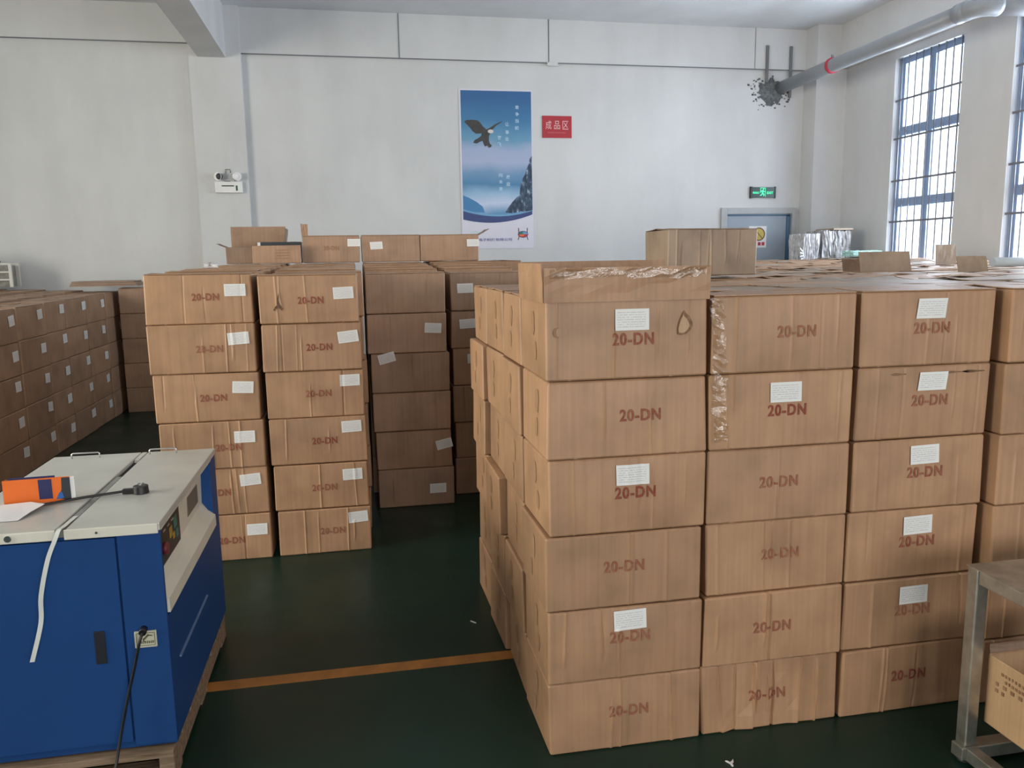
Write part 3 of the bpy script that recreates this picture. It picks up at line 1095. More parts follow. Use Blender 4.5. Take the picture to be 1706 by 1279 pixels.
for c in range(4):
    hh = MT[c] / 6
    for k in range(6):
        pp = mid_paper[c].get(k)
        tx = mid_text[c].get(k) if c < 2 else None
        lab = 'carton, %s in %s column of middle stack%s' % (LAY[k], MN[c], ', white label upper right' if c < 2 else '')
        mid_front[c, k] = carton(lab, MX[c] + lean[c][k], MY[c] + .181 + rng.uniform(-.004, .006), k * hh, w=MW[c] - .012 * (k < 2), h=hh - .0012, hi=True, seed=500 + c * 10 + k, text=tx,
               paper=(pp[0], pp[1], pp[2], .108, .064) if pp else None, flaps=(k == 5), crush=.15 + .1 * (k < 3), group='cartons in the front of the middle stack', text_mat='red_ink',
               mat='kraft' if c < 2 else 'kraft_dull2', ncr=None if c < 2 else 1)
# dark tear on the top carton of the right front column
def mid_mark(o, pts, cx, cz, mat, dy):
    return prism('tear', [(cx + x, cz + z) for x, z in pts], -.181 - dy - .001, -.181 - dy, M[mat], o)
mid_mark(mid_front[1, 5], [(-.030, -.030), (-.020, -.012), (-.012, -.006), (-.008, .030), (.004, .062), (.000, .024), (.006, -.006), (.022, -.022), (.014, -.034), (.000, -.018), (-.012, -.022), (-.022, -.036)], -.155, .105, 'dark_ink', .004)
mid_mark(mid_front[1, 5], [(.004, .070), (.010, .020), (.016, -.004), (.006, -.002), (.001, .026)], -.155, .105, 'kraft_light', .0045)
hh = 1.558 / 6
for k in range(6):
    carton('carton edge behind right front column of middle stack, %s layer' % LAY[k], MX[1] + .030 + .006 * (k % 2) - .004 * (k > 3), 4.457 + .181 + .372, k * hh, w=.51, h=hh - .0012,
           hi=True, seed=600 + k, flaps=(k == 5), group='cartons behind the front of the middle stack', ncr=0)
bm = bmesh.new()
mid_top = {}
for c in range(4):
    n = [8, 8, 6, 6][c]
    for r in range(1, n):
        y = MY[c] + .192 + .371 * r
        tz = MT[c] + (1.602 - MT[c]) * min(1.0, max(0, (y - MY[c]) / (7.0 - MY[c])))
        hh = tz / 6
        if not (c == 1 and r == 1):
            mid_top[c, r] = carton('top-layer carton of middle stack, %s row back in %s column' % (ORD[r], MN[c]), MX[c] + rng.uniform(-.004, .004), y, 5 * hh, w=.495, d=.352, h=hh - .001,
                                   group='carton tops of the middle stack', lift=rng.choice((.004, .008)))
            for k in range(5):
                bm_box(bm, MX[c] - .248, MX[c] + .248, y - .174, y + .178, hh * k, hh * (k + 1) - .003)
for k in (5, 4):
    hh = 1.603 / 6
    carton('carton at far right end of the middle stack, %s' % LAY[k], 1.318, 7.55, k * hh, w=.505, d=.360, h=hh - .001, rz=pi / 2, flaps=(k == 5), group='cartons at the far end of the middle stack')
bm_box(bm, 1.14, 1.49, 7.30, 7.80, 0, 1.603 / 6 * 4 - .003)
core = link('carton_mass', to_mesh(bm), M['kraft'])
tag(core, 'mass of brown cartons under the top layer inside the middle stack', 'cartons', kind='stuff')
# cartons standing on the middle stack
TZ = 1.6045
tops = []
for (x, w, pp, lab, sd) in ((-.188, .468, (.40, .74, .0), 'closed carton on middle stack top, left of three, label at right corner', 1),
                            (.308, .49, (-.25, .62, .04), 'closed carton on top of the middle stack, middle of three, label at left', 2),
                            (.812, .50, (.40, .68, .0), 'closed carton on top of the middle stack, right of three, beside the poster', 3)):
    tops.append(carton(lab, x, 7.19, TZ + .006, w=w, d=.36, h=.222, hi=True, seed=900 + sd, paper=(pp[0], pp[1], pp[2], .105, .062), group='cartons standing on the middle stack', mat='kraft_dull2', ncr=0,
                       text=(.0, .55, .13) if sd == 1 else None, text_mat='end_ink'))
flap_panel(tops[0], (-.235, -.17, .22), (-.235, .12, .22), (-.05, 0, 1), .105, 'kraft_dark')
flap_panel(tops[0], (-.233, -.176, .22), (-.185, -.176, .22), (0, .1, 1), .10, 'kraft')
flap_panel(tops[2], (.249, -.17, .215), (.249, .1, .215), (.75, 0, .42), .11, 'kraft_dark')
o = carton('open carton with a printed front on top of the middle stack, dark inside', -.625, 7.05, TZ + .006, w=.385, d=.26, h=.150, hi=True, seed=911, flaps=False, mat='kraft_dull2', ncr=0, group='open cartons on the middle stack')
open_top(o, .150)
flap_panel(o, (-.19, .128, .146), (.19, .128, .146), (0, .5, .3), .06, 'kraft_dark')
boxes('dark_liner', [(-.14, .185, .04, .06, .02, .178)], M['charcoal_print'], o)  # black panel added to darken the inside of the open carton
boxes('white_corner', [(-.165, -.142, .04, .06, .02, .176)], M['paper'], o)
for k in range(4):
    boxes('printed_line', [(.00 - .05 * (k % 2) * .3, .10, -.1345, -.1335, .105 - .022 * k, .113 - .022 * k)], M['end_ink'], o)
o = carton('open carton with a tall raised back flap at the left of the middle stack top', -.815, 7.40, TZ + .006, w=.50, d=.36, h=.145, hi=True, seed=912, flaps=False, mat='kraft_dark', ncr=0, group='open cartons on the middle stack')
open_top(o, .145)
flap_panel(o, (-.25, .178, .14), (.22, .178, .14), (0, .02, 1), .185, 'kraft_dull2')
flap_panel(o, (-.25, .1, .14), (-.25, -.16, .14), (-1, 0, .45), .08, 'kraft_dark')
flap_panel(o, (.22, -.16, .14), (.22, .15, .14), (.12, 0, 1), .16, 'kraft_dark')

# ================================================================== CARTONS: LEFT STACK (long sides towards the aisle)
LY = [5.12, 5.68, 6.26, 6.88, 7.48, 7.97, 8.55, 9.16, 9.80]
lx = -2.60
ltop = lambda y, j: 1.285 + .016 * j + .011 * max(0, y - 5.5)
cnt = 0
bm = bmesh.new()
for i in range(len(LY) - 1):
    y0, y1 = LY[i], LY[i + 1]
    yc, w = (y0 + y1) / 2, (y1 - y0) - .017
    for k in range(5):
        hh = ltop(yc, 0) / 5
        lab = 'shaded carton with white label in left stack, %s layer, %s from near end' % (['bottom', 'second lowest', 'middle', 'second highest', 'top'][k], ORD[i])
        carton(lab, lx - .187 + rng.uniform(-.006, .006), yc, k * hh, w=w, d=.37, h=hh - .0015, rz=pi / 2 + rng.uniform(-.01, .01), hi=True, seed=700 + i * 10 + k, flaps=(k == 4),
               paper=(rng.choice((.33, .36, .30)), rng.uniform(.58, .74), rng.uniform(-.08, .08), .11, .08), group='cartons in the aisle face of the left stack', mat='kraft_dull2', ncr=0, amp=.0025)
    for j in range(1, 6):
        x = lx - .19 - .385 * j
        if x + .30 < -.46 * (y1 + .2):
            continue
        hh = ltop(yc, j) / 5
        carton('top-layer carton of left stack, %s row from aisle, %s from near end' % (ORD[j], ORD[i]), x, yc, 4 * hh, w=round(w, 2), d=.37, h=hh - .002, rz=pi / 2,
               group='carton tops of the left stack', lift=rng.choice((.006, .014)), mat='kraft_dull2')
        for k in range(4):
            bm_box(bm, x - .183, x + .183, y0 + .006, y1 - .006, hh * k, hh * (k + 1) - .003)
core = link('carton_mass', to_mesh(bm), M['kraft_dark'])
tag(core, 'mass of brown cartons under the top layer inside the left stack', 'cartons', kind='stuff')
for i, x in enumerate((-2.285, -1.765, -1.245)):
    for k in range(5):
        hh = 1.365 / 5
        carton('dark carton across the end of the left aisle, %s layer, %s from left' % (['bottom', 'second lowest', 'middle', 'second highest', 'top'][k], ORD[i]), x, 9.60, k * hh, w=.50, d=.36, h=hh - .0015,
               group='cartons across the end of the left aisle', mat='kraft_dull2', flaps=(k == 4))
b = empty('flattened_carton', (-2.665, 9.56, 1.392))
tag(b, 'flattened cardboard sheets lying on the far end of the left stack', 'cardboard')
for k in range(3):
    boxes('cardboard_sheet', [(-.34 + .01 * k, .34 - .015 * k, -.16, .16, .002 + .019 * k, .019 + .019 * k)], M['kraft_dark'], b)
# ================================================================== THINGS ON THE BACK WALL
W_ = YB
p = empty('wall_poster', (1.763, W_ - .001, 1.749))
tag(p, 'tall blue poster of an eagle above snowy mountains on the back wall', 'poster')
PW, PH = .900, 1.895
boxes('poster_sheet', [(-PW / 2, PW / 2, -.006, 0, 0, PH)], M['poster_white'], p)
def PP(px, py):
    """fractions of the poster to its own plane"""
    return ((px - .5) * PW, py * PH)
def poly(name, pts, dy, mat, parent=p, thick=.0006):
    return prism(name, [PP(*q) for q in pts], -.006 - dy - thick, -.006 - dy, mat, parent)
arc = lambda x, a, b, c: a + (b - a) * x + c * 4 * x * (1 - x)
n = 24
top, lft, rgt = .990, .022, .985
bot = [(lft + (rgt - lft) * k / n, arc(k / n, .205, .235, -.035)) for k in range(n + 1)]
v, uv, f = [], [], []
for j in range(13):
    for k in range(n + 1):
        x, yb = bot[k]
        y = yb + (top - yb) * j / 12
        a = PP(x, y)
        v.append((a[0], -.0072, a[1]))
        uv.append((x, y))
for j in range(12):
    for k in range(n):
        i = j * (n + 1) + k
        f.append((i, i + 1, i + n + 2, i + n + 1))
link('sky_print', mesh_from(v, f, 'sky', uv), M['poster_sky'], p)
def band(name, o1, o2, dy, mat, tl=0.0, tr=0.0):
    up = [(x, y + o1 + tl * (1 - (x - lft) / .96)) for x, y in bot]
    dn = [(x, y + o2) for x, y in bot]
    poly(name, up + dn[::-1], dy, mat)
band('pale_curve', .018, .000, .0016, M['poster_pale'], .03)
band('navy_curve', .006, -.018, .0022, M['poster_navy'], .03, 0)
g = lambda x, y: ((x - 115) / 545, (1255 - y) / 1175)
poly('cliff', [g(*q) for q in ((652, 560), (636, 585), (630, 620), (612, 655), (600, 700), (580, 730), (562, 790), (556, 850), (548, 900), (552, 975), (600, 978), (654, 968))], .0018, M['rock'])
poly('blue_slope', [g(*q) for q in ((128, 855), (170, 872), (230, 905), (275, 940), (290, 985), (128, 975))], .0014, M['poster_mid'])
poly('dark_slope', [g(*q) for q in ((556, 850), (535, 870), (500, 905), (470, 945), (444, 985), (500, 990), (556, 980))], .0017, M['rock'])
eg = [(150, 318), (165, 305), (210, 303), (248, 306), (268, 322), (288, 350), (315, 372), (340, 358), (375, 335), (415, 316), (438, 308), (420, 322), (385, 345), (362, 368), (345, 390),
      (332, 420), (330, 450), (338, 475), (352, 488), (345, 500), (328, 505), (318, 490), (300, 496), (292, 482), (283, 455), (262, 462), (240, 475), (213, 470), (222, 452), (250, 436), (272, 420),
      (278, 400), (262, 402), (235, 404), (210, 385), (190, 358), (170, 338)]
e = poly('eagle', [g(*q) for q in eg], .0024, M['eagle_brown'])
poly('eagle_head', [g(345 + 22 * cos(a), 385 + 14 * sin(a)) for a in [2 * pi * k / 12 for k in range(12)]], .0032, M['eagle_white'])
def pchar(ch, x, y, s, mat='poster_text'):
    c = PP(*g(x, y))
    text_on('poster_lettering', ch, (c[0], -.0100, c[1]), s, s * 1.0, M[mat], p, bold=.01)
for ch, x, y in (('敢', 545, 207), ('争', 545, 257), ('当', 543, 306), ('前', 541, 357), ('让', 468, 331), ('事', 468, 390), ('业', 466, 438), ('腾', 410, 430), ('飞', 408, 480),
                 ('展', 470, 720), ('翅', 470, 772), ('向', 414, 705), ('未', 414, 755), ('来', 414, 808)):
    pchar(ch, x, y, .046)
cc = PP(*g(366, 1188))
text_on('company_lettering', '电子科技有限公司', (cc[0], -.0095, cc[1]), .42, .036, M['text_violet'], p, bold=.02)
cc = PP(*g(212, 1133))
prism('pale_mark', [(cc[0] + .06 * cos(a), cc[1] + .016 * sin(a)) for a in [2 * pi * k / 14 for k in range(14)]], -.0075, -.0068, M['pale_sheet'], p)
# round coloured emblem with two uprights
ex, ez = PP(*g(578, 1150))
em = prism('emblem', [(ex + .066 * cos(a), ez + .042 * sin(a)) for a in [2 * pi * k / 20 for k in range(20)]], -.0076, -.0068, M['poster_navy'], p)
prism('emblem_red', [(ex + .060 * cos(a), ez + .034 * sin(a)) for a in [pi + pi * k / 12 for k in range(13)]], -.0084, -.0078, M['red_clamp'], em)
prism('emblem_orange', [(ex - .015 + .032 * cos(a), ez - .012 + .012 * sin(a)) for a in [2 * pi * k / 12 for k in range(12)]], -.0090, -.0085, M['orange'], em)
prism('emblem_green', [(ex + .060 * cos(a), ez + .034 * sin(a)) for a in [pi / 2 + pi / 2 * k / 8 for k in range(9)]] + [(ex, ez)], -.0084, -.0078, M['green_btn'], em)
prism('emblem_blue', [(ex, ez)] + [(ex + .060 * cos(a), ez + .034 * sin(a)) for a in [pi / 2 * k / 8 for k in range(9)]], -.0084, -.0078, M['poster_pale'], em)
for sx in (-1, 1):
    prism('emblem_upright', [(ex + sx * .052 - .006, ez + .02), (ex + sx * .052 + .006, ez + .02), (ex + sx * .056 + .006, ez + .078), (ex + sx * .056 - .006, ez + .078)], -.0076, -.0068, M['safety_brown'], em)
    prism('emblem_foot', [(ex + sx * .045, ez - .03), (ex + sx * .055, ez - .025), (ex + sx * .068, ez - .070), (ex + sx * .058, ez - .070)], -.0076, -.0068, M['plate_line'], em)

s = empty('area_sign', (2.523, W_ - .001, 3.085))
tag(s, 'small red sign with white Chinese lettering right of the eagle poster', 'sign')
boxes('sign_board', [(-.186, .186, -.010, 0, 0, .262)], M['sign_red'], s, .001)
for k, ch in enumerate('成品区'):
    text_on('sign_lettering', ch, (-.107 + .107 * k, -.0112, .152), .074, .100, M['sign_text'], s, bold=.0)
text_on('sign_small_lettering', 'FINISHED GOODS AREA', (-.005, -.0112, .062), .23, .017, M['sign_sub'], s, bold=.02)

x = empty('exit_sign', (5.292, W_ - .001, 2.352))
tag(x, 'glowing green emergency exit sign in a dark case above the door', 'exit sign')
boxes('case', [(-.165, .165, -.025, 0, .008, .142)], simple('dark_green_case', (.012, .045, .035), .3), x, .003)
boxes('end_cap', [(-.180, -.150, -.030, 0, 0, .150)], M['black'], x, .003)
boxes('end_cap', [(.165, .180, -.030, 0, 0, .150)], M['black'], x, .003)
text_on('exit_lettering', '安全出口', (-.100, -.0265, .072), .092, .030, M['exit_glow'], x, bold=.03)
text_on('exit_lettering', 'EXIT', (.098, -.0265, .070), .088, .032, M['exit_glow'], x, bold=.03)
man = prism('running_figure', [(-.030, .098), (-.010, .104), (.010, .098), (.028, .082), (.022, .076), (.008, .086), (.002, .068), (.020, .052), (.014, .026), (.004, .028), (.006, .046), (-.010, .054),
                               (-.022, .034), (-.042, .030), (-.042, .040), (-.028, .044), (-.014, .074), (-.018, .088), (-.030, .080), (-.038, .068), (-.044, .072)], -.0275, -.0258, M['exit_glow'], x)
prism('figure_head', [(.006 + .010 * cos(a), .116 + .010 * sin(a)) for a in [2 * pi * k / 12 for k in range(12)]], -.0275, -.0258, M['exit_glow'], x)
boxes('door_mark', [(-.040, -.034, -.0272, -.0258, .085, .134), (-.034, .036, -.0272, -.0258, .128, .134), (.030, .036, -.0272, -.0258, .020, .128)], M['exit_glow'], x)

dn = empty('door_notice', (5.25, W_ + .0145, 1.715))
tag(dn, 'white safety notice with yellow circle on the grey door', 'notice')
boxes('notice_sheet', [(-.12, .13, -.003, 0, 0, .28)], M['white'], dn)
def ring(name, cx, cz, r0, r1, y0, y1, mat, par, seg=28):
    v, f = [], []
    for k in range(seg):
        a = 2 * pi * k / seg
        for r in (r0, r1):
            for yy in (y0, y1):
                v.append((cx + r * cos(a), yy, cz + r * sin(a)))
    for k in range(seg):
        a, b = 4 * k, 4 * ((k + 1) % seg)
        for q in ((0, 2, 3, 1),):
            pass
        f += [(a, b, b + 2, a + 2), (a + 1, a + 3, b + 3, b + 1), (a, a + 1, b + 1, b), (a + 2, b + 2, b + 3, a + 3)]
    return link(name, mesh_from(v, f, name), mat, par)
prism('notice_disc', [(.02 + .075 * cos(a), .175 + .080 * sin(a)) for a in [2 * pi * k / 22 for k in range(22)]], -.0040, -.0032, M['safety_yellow'], dn)
ring('notice_ring', .02, .175, .073, .088, -.0052, -.0035, M['safety_brown'], dn)
prism('notice_bar', [(-.035, .228), (-.028, .235), (.075, .122), (.068, .115)], -.0056, -.0042, M['safety_brown'], dn)
boxes('notice_lettering', [(-.10 + .055 * k, -.06 + .055 * k, -.0045, -.0030, .028, .072) for k in range(4)], M['red_clamp'], dn)

# twin-head emergency lamp on the left pilaster
el = empty('emergency_light', (-1.375, W_ - .081, 2.415))
tag(el, 'white twin-head emergency light box on the left pilaster', 'emergency light')
boxes('battery_case', [(-.150, .150, -.055, 0, 0, .125)], M['white'], el, .006)
boxes('status_panel', [(-.075, .060, -.057, -.054, .070, .082)], M['black'], el)
boxes('green_sticker', [(.078, .098, -.057, -.054, .022, .080)], simple('dark_green_sticker', (.02, .10, .06), .5), el)
boxes('bracket', [(-.065, .065, -.030, -.005, .125, .215)], M['frame_grey'], el, .004)
def lamp_head(sx, mat_face):
    bm = bmesh.new()
    bmesh.ops.create_cone(bm, cap_ends=True, segments=18, radius1=.034, radius2=.046, depth=.06)
    bmesh.ops.rotate(bm, cent=(0, 0, 0), matrix=Matrix.Rotation(pi / 2, 3, 'X'), verts=bm.verts)
    bmesh.ops.rotate(bm, cent=(0, 0, 0), matrix=Matrix.Rotation(radians(18 * sx), 3, 'Z'), verts=bm.verts)
    bmesh.ops.translate(bm, vec=(sx * .098, -.060, .178), verts=bm.verts)
    h = link('lamp_head', to_mesh(bm), M['white'], el)
    bm = bmesh.new()
    bmesh.ops.create_uvsphere(bm, u_segments=14, v_segments=8, radius=.038)
    bmesh.ops.scale(bm, vec=(1, .35, 1), verts=bm.verts)
    bmesh.ops.translate(bm, vec=(sx * .098 - sx * .010, -.090, .178), verts=bm.verts)
    link('lens', to_mesh(bm, smooth=True), mat_face, h)
lamp_head(-1, M['charcoal_print'])
lamp_head(1, M['lamp_face'])
boxes('bracket_edge', [(-.05, .02, -.033, -.03, .125, .133)], M['black'], el)
tube('conduit', [(-.03, -.012, .215), (-.03, -.012, .262), (.02, -.012, .262), (.024, -.012, .225)], .005, M['hanger'], el, 8)

# drain pipe along the right wall
dp = empty('drain_pipe', (5.50, 8.0, 3.76))
tag(dp, 'thick grey plastic pipe running from the back wall along the right wall', 'pipe')
PR = .076
tube('pipe_run', [(0, 1.99, -.015), (0, .8, .0), (0, -1.30, -.005)], PR, M['pvc'], dp, 20)
elb = [(0, -1.28, -.005)] + [(.14 - .14 * cos(a), -1.30 - .14 * sin(a), -.005) for a in [pi / 2 * k / 8 for k in range(9)]] + [(.17, -1.44, -.005)]
tube('elbow', elb, PR + .010, M['pvc'], dp, 20)
tube('socket', [(0, -1.16, -.004), (0, -1.30, -.005)], PR + .012, M['pvc'], dp, 20)
tube('branch_pipe', [(.15, -1.44, -.005), (.74, -1.44, -.005)], PR, M['pvc'], dp, 20)
tube('flange', [(.50, -1.44, -.005), (.56, -1.44, -.005)], PR + .025, M['pvc'], dp, 20)
cl = tube('pipe_clamp', [(0, .815, .001), (0, .855, .001)], PR + .012, M['red_clamp'], dp, 20)
boxes('clamp_bolt', [(-.012, .012, .825, .845, .085, .120)], M['hanger'], cl)
for k, (hx, z0, z1) in enumerate(((5.285, 3.80, 4.25), (5.612, 3.62, 4.25))):
    o = boxes('hanger_strap', [(hx - .018, hx + .018, W_ - .052, W_ - .034, z0, z1)], M['hanger'])
    tag(o, 'dark vertical steel strap on the wall, %s of the pipe hole' % ('left' if k == 0 else 'right'), 'strap', 'steel straps by the pipe hole')

# ================================================================== STRAPPING MACHINE ON ITS PALLET
pal = empty('wooden_pallet', (-.98, 2.95, 0))
tag(pal, 'rough wooden pallet under the blue strapping machine', 'pallet')
PX0, PX1, PY0, PY1 = -.50, .352, -.465, .56
rg = random.Random(5)
for k in range(3):
    yy = PY0 + (PY1 - PY0 - .11) * k / 2
    boxes('bottom_board', [(PX0, PX1, yy, yy + .11, 0, .018)], M['wood'], pal, .002)
for k in range(3):
    xx = PX0 + (PX1 - PX0 - .045) * k / 2
    boxes('stringer', [(xx, xx + .045, PY0 + .004, PY1 - .004, .018, .088)], M['wood'], pal, .003)
for k in range(8):
    yy = PY0 + (PY1 - PY0 - .10) * k / 7
    e_ = rg.uniform(-.012, .012)
    boxes('deck_board', [(PX0 + e_, PX1 + e_ * .4, yy, yy + .10, .088, .110 + rg.uniform(-.002, .002))], M['wood'], pal, .002)

mc = empty('strapping_machine', (-.93, 3.0, .112))
tag(mc, 'blue strapping machine with cream top standing on a wooden pallet', 'machine')
mx0, mx1, my0, my1 = -.31, .315, -.50, .50
boxes('cabinet', [(mx0, mx1 - .004, my0 + .012, my1, .008, .425), (mx0, .245, my0 + .012, my1, .425, .708), (.245, mx1 - .004, .385, my1, .425, .708), (.245, mx1 - .004, my0 + .012, my0 + .03, .425, .708)], M['blue_paint'], mc, .003)
dr = boxes('door', [(mx0 + .012, .186, my0 - .002, my0 + .012, .035, .700)], M['blue_paint'], mc, .003)
boxes('door_handle', [(.103, .134, my0 - .006, my0 - .001, .305, .410)], M['black_tape'], dr, .002)
boxes('corner_panel', [(.192, mx1, my0 - .002, my0 + .012, .020, .712)], M['blue_paint'], mc, .003)
boxes('base_gap', [(mx0 + .02, mx1 - .03, my0 + .03, my1 - .02, .0, .010)], M['dark_gap'], mc)
boxes('side_rib', [(mx1 - .006, mx1 + .002, my0 + .13, my0 + .62, .238, .244)], simple('pale_blue_edge', (.16, .24, .42), .4), mc)
boxes('table_top', [(mx0, .0235, my0, my1, .712, .736)], M['table_steel'], mc, .003)
boxes('table_top', [(.0525, mx1, my0, my1, .712, .736)], M['table_steel'], mc, .003)
boxes('strap_track', [(.029, .047, my0, .12, .712, .732)], M['track'], mc)
boxes('strap_slot', [(.024, .052, .12, .37, .712, .722)], M['dark_gap'], mc)
boxes('track_end', [(.029, .047, .37, my1, .712, .7355)], M['table_steel'], mc)
boxes('front_edge', [(mx0, .026, my0 - .008, my0 - .0005, .706, .7365)], M['cream_paint'], mc, .002)
boxes('front_edge', [(.050, mx1 - .004, my0 - .008, my0 - .0005, .706, .7365)], M['cream_paint'], mc, .002)
tube('screw', [(-.16 + .30, my0 - .010, .722), (-.16 + .30, my0 - .007, .722)], .004, M['chrome'], mc, 10)
tube('screw', [(-.10, my0 - .012, .722), (-.10, my0 - .007, .722)], .010, M['chrome'], mc, 12)
prof = [(.316, .712), (.300, .690), (.272, .655), (.268, .535), (.290, .503), (.318, .481), (.319, .437), (.248, .437), (.246, .712)]
cp = prism('side_panel', prof, my0 + .03, .385, M['cream_paint'], mc)
bx = boxes('control_panel', [(.266, .2755, my0 + .10, my0 + .44, .535, .665)], M['black'], mc, .002)
for (yy, zz, mt_, s_) in ((.30, .610, 'yellow_btn', .022), (.37, .625, 'green_btn', .026), (.34, .585, 'yellow_btn', .014), (.39, .58, 'green_btn', .018)):
    boxes('indicator', [(.2755, .2775, my0 + yy - s_ * .8, my0 + yy + s_ * .8, zz - s_ * .8, zz + s_ * .8)], M[mt_], bx)
tube('knob', [(.2755, my0 + .19, .590), (.290, my0 + .19, .590)], .020, M['red_led'], bx, 16)
for k in range(4):
    boxes('dial_mark', [(.2755, .2768, my0 + .14 + .06 * k, my0 + .165 + .06 * k, .640, .646)], M['chrome'], bx)
boxes('rating_plate', [(.267, .2715, my0 + .60, my0 + .80, .565, .655)], M['grey_plate'], mc, .001)
boxes('side_sticker', [(.290, .2925, my0 + .14, my0 + .24, .492, .50)], simple('pale_brown_sticker', (.48, .42, .32), .6), mc)
npl = boxes('nameplate', [(.217, .281, my0 - .006, my0 - .0015, .345, .398)], M['plate'], mc, .001)
boxes('plate_border', [(.222, .276, my0 - .0068, my0 - .0058, .391, .3925), (.222, .276, my0 - .0068, my0 - .0058, .351, .3525), (.222, .2235, my0 - .0068, my0 - .0058, .3525, .391), (.2745, .276, my0 - .0068, my0 - .0058, .3525, .391)], M['plate_line'], npl)
prism('plate_mark', [(.240, .374), (.246, .378), (.256, .388), (.259, .386), (.268, .384), (.270, .381), (.259, .382), (.252, .376), (.244, .368), (.247, .364), (.242, .364)], my0 - .007, my0 - .0058, M['plate_line'], npl)
for k in range(7):
    a = .235 + .0055 * k
    prism('plate_mark', [(a, .3585), (a + .0035, .3585), (a + .0045, .3655 + .002 * (k % 2)), (a + .002, .3665)], my0 - .007, my0 - .0058, M['plate_line'], npl)
tube('cable_gland', [(.246, my0 - .002, .405), (.246, my0 - .024, .400)], .011, M['black'], mc, 14)
tube('power_cord', spline([(.246, my0 - .020, .400), (.238, my0 - .034, .375), (.215, my0 - .030, .29), (.186, my0 - .030, .185), (.158, my0 - .032, .07), (.142, my0 - .060, -.02), (.125, my0 - .12, -.085), (.06, my0 - .22, -.105)], 6), .0045, M['black'], mc, 8)
for hx in (-.175, .120):
    tube('lid_handle', [(hx - .052, .450, .735), (hx - .052, .450, .753), (hx - .048, .450, .757), (hx + .048, .450, .757), (hx + .052, .450, .753), (hx + .052, .450, .735)], .003, M['chrome'], mc, 8)
def ribbon(name, pts, wdir, width, thick, mat, parent=None, n=6):
    P = spline(pts, n)
    wd = Vector(wdir) * width / 2
    v, f = [], []
    for i, q in enumerate(P):
        t = (P[min(i + 1, len(P) - 1)] - P[max(i - 1, 0)]).normalized()
        nn = Vector(wdir).cross(t).normalized() * thick / 2
        v += [q - wd - nn, q + wd - nn, q + wd + nn, q - wd + nn]
    for i in range(len(P) - 1):
        a = 4 * i
        for k in range(4):
            b = (k + 1) % 4
            f.append((a + k, a + b, a + 4 + b, a + 4 + k))
    f += [(3, 2, 1, 0), tuple(4 * (len(P) - 1) + k for k in range(4))]
    return link(name, mesh_from(v, f, name), mat, parent)
ribbon('strapping_band', [(.038, -.36, .7335), (.038, -.42, .7345), (.038, -.47, .7355), (.038, -.507, .738), (.032, -.525, .716), (.008, -.532, .655), (-.018, -.536, .550), (-.028, -.532, .465), (-.060, -.540, .350)],
       (1, 0, 0), .013, .0012, M['strap'], mc)

TZ_ = .848
ob = empty('orange_box', (-1.045, 2.835, TZ_ + .0005), .06)
tag(ob, 'small orange cardboard box with navy print lying on the machine top', 'box')
boxes('box_shell', [(-.115, .085, -.022, -.020, 0, .082), (-.115, .085, .014, .016, 0, .074), (-.115, -.113, -.020, .014, 0, .078), (-.113, .085, -.020, .014, 0, .002)], M['orange'], ob)
boxes('box_lid', [(-.115, .085, .016, .034, .060, .063)], M['orange'], ob)
boxes('navy_window', [(-.010, .030, -.0232, -.0215, .012, .078)], M['navy'], ob)
prism('dark_corner', [(.060, .080), (.085, .080), (.085, .0), (.045, .012), (.058, .04)], -.0234, -.0215, M['charcoal_print'], ob)
prism('blue_swoosh', [(.050, .030), (.058, .034), (.064, .012), (.040, .008)], -.0240, -.0220, M['sky_blue_print'], ob)
boxes('white_end', [(.085, .098, -.022, -.019, .006, .082)], M['white'], ob)
boxes('blue_back', [(-.110, .030, .0165, .0185, .06, .080)], M['poster_navy'], ob)
v = [(-1.24, 2.615, TZ_ + .0015), (-1.05, 2.620, TZ_ + .0015), (-1.035, 2.68, TZ_ + .009), (-1.015, 2.745, TZ_ + .014), (-1.07, 2.785, TZ_ + .013), (-1.24, 2.79, TZ_ + .003)]
bmq = bmesh.new()
lo = [bmq.verts.new(q) for q in v]
hi_ = [bmq.verts.new((q[0], q[1], q[2] + .0008)) for q in v]
bmq.faces.new(lo[::-1]); bmq.faces.new(hi_)
for k in range(6):
    bmq.faces.new((lo[k], lo[(k + 1) % 6], hi_[(k + 1) % 6], hi_[k]))
pa = link('paper_sheet', to_mesh(bmq), M['paper'])
tag(pa, 'crumpled white sheet of paper on the machine top beside the orange box', 'paper')
pl = empty('power_plug', (-.752, 2.857, TZ_))
tag(pl, 'black power plug and cable lying across the cream machine top', 'plug')
bm = bmesh.new()
bmesh.ops.create_cone(bm, cap_ends=True, segments=22, radius1=.026, radius2=.024, depth=.026)
bmesh.ops.translate(bm, vec=(0, 0, .0135), verts=bm.verts)
link('plug_body', to_mesh(bm, bevel=.002), M['black'], pl)
bm = bmesh.new()
bm_box(bm, -.058, -.014, -.010, .010, .001, .018)
link('plug_neck', to_mesh(bm, bevel=.003), M['black'], pl)
for (a, b) in ((-.006, .008), (.008, .006), (.001, -.009)):
    boxes('prong', [(a - .004, a + .004, b - .0015, b + .0015, .026, .034)], M['chrome'], pl)
tube('cable', spline([(-.05, 0, .010), (-.10, -.008, .007), (-.17, -.036, .007), (-.24, -.070, .006), (-.29, -.098, .006), (-.33, -.125, .006)], 6), .0045, M['black'], pl, 8)

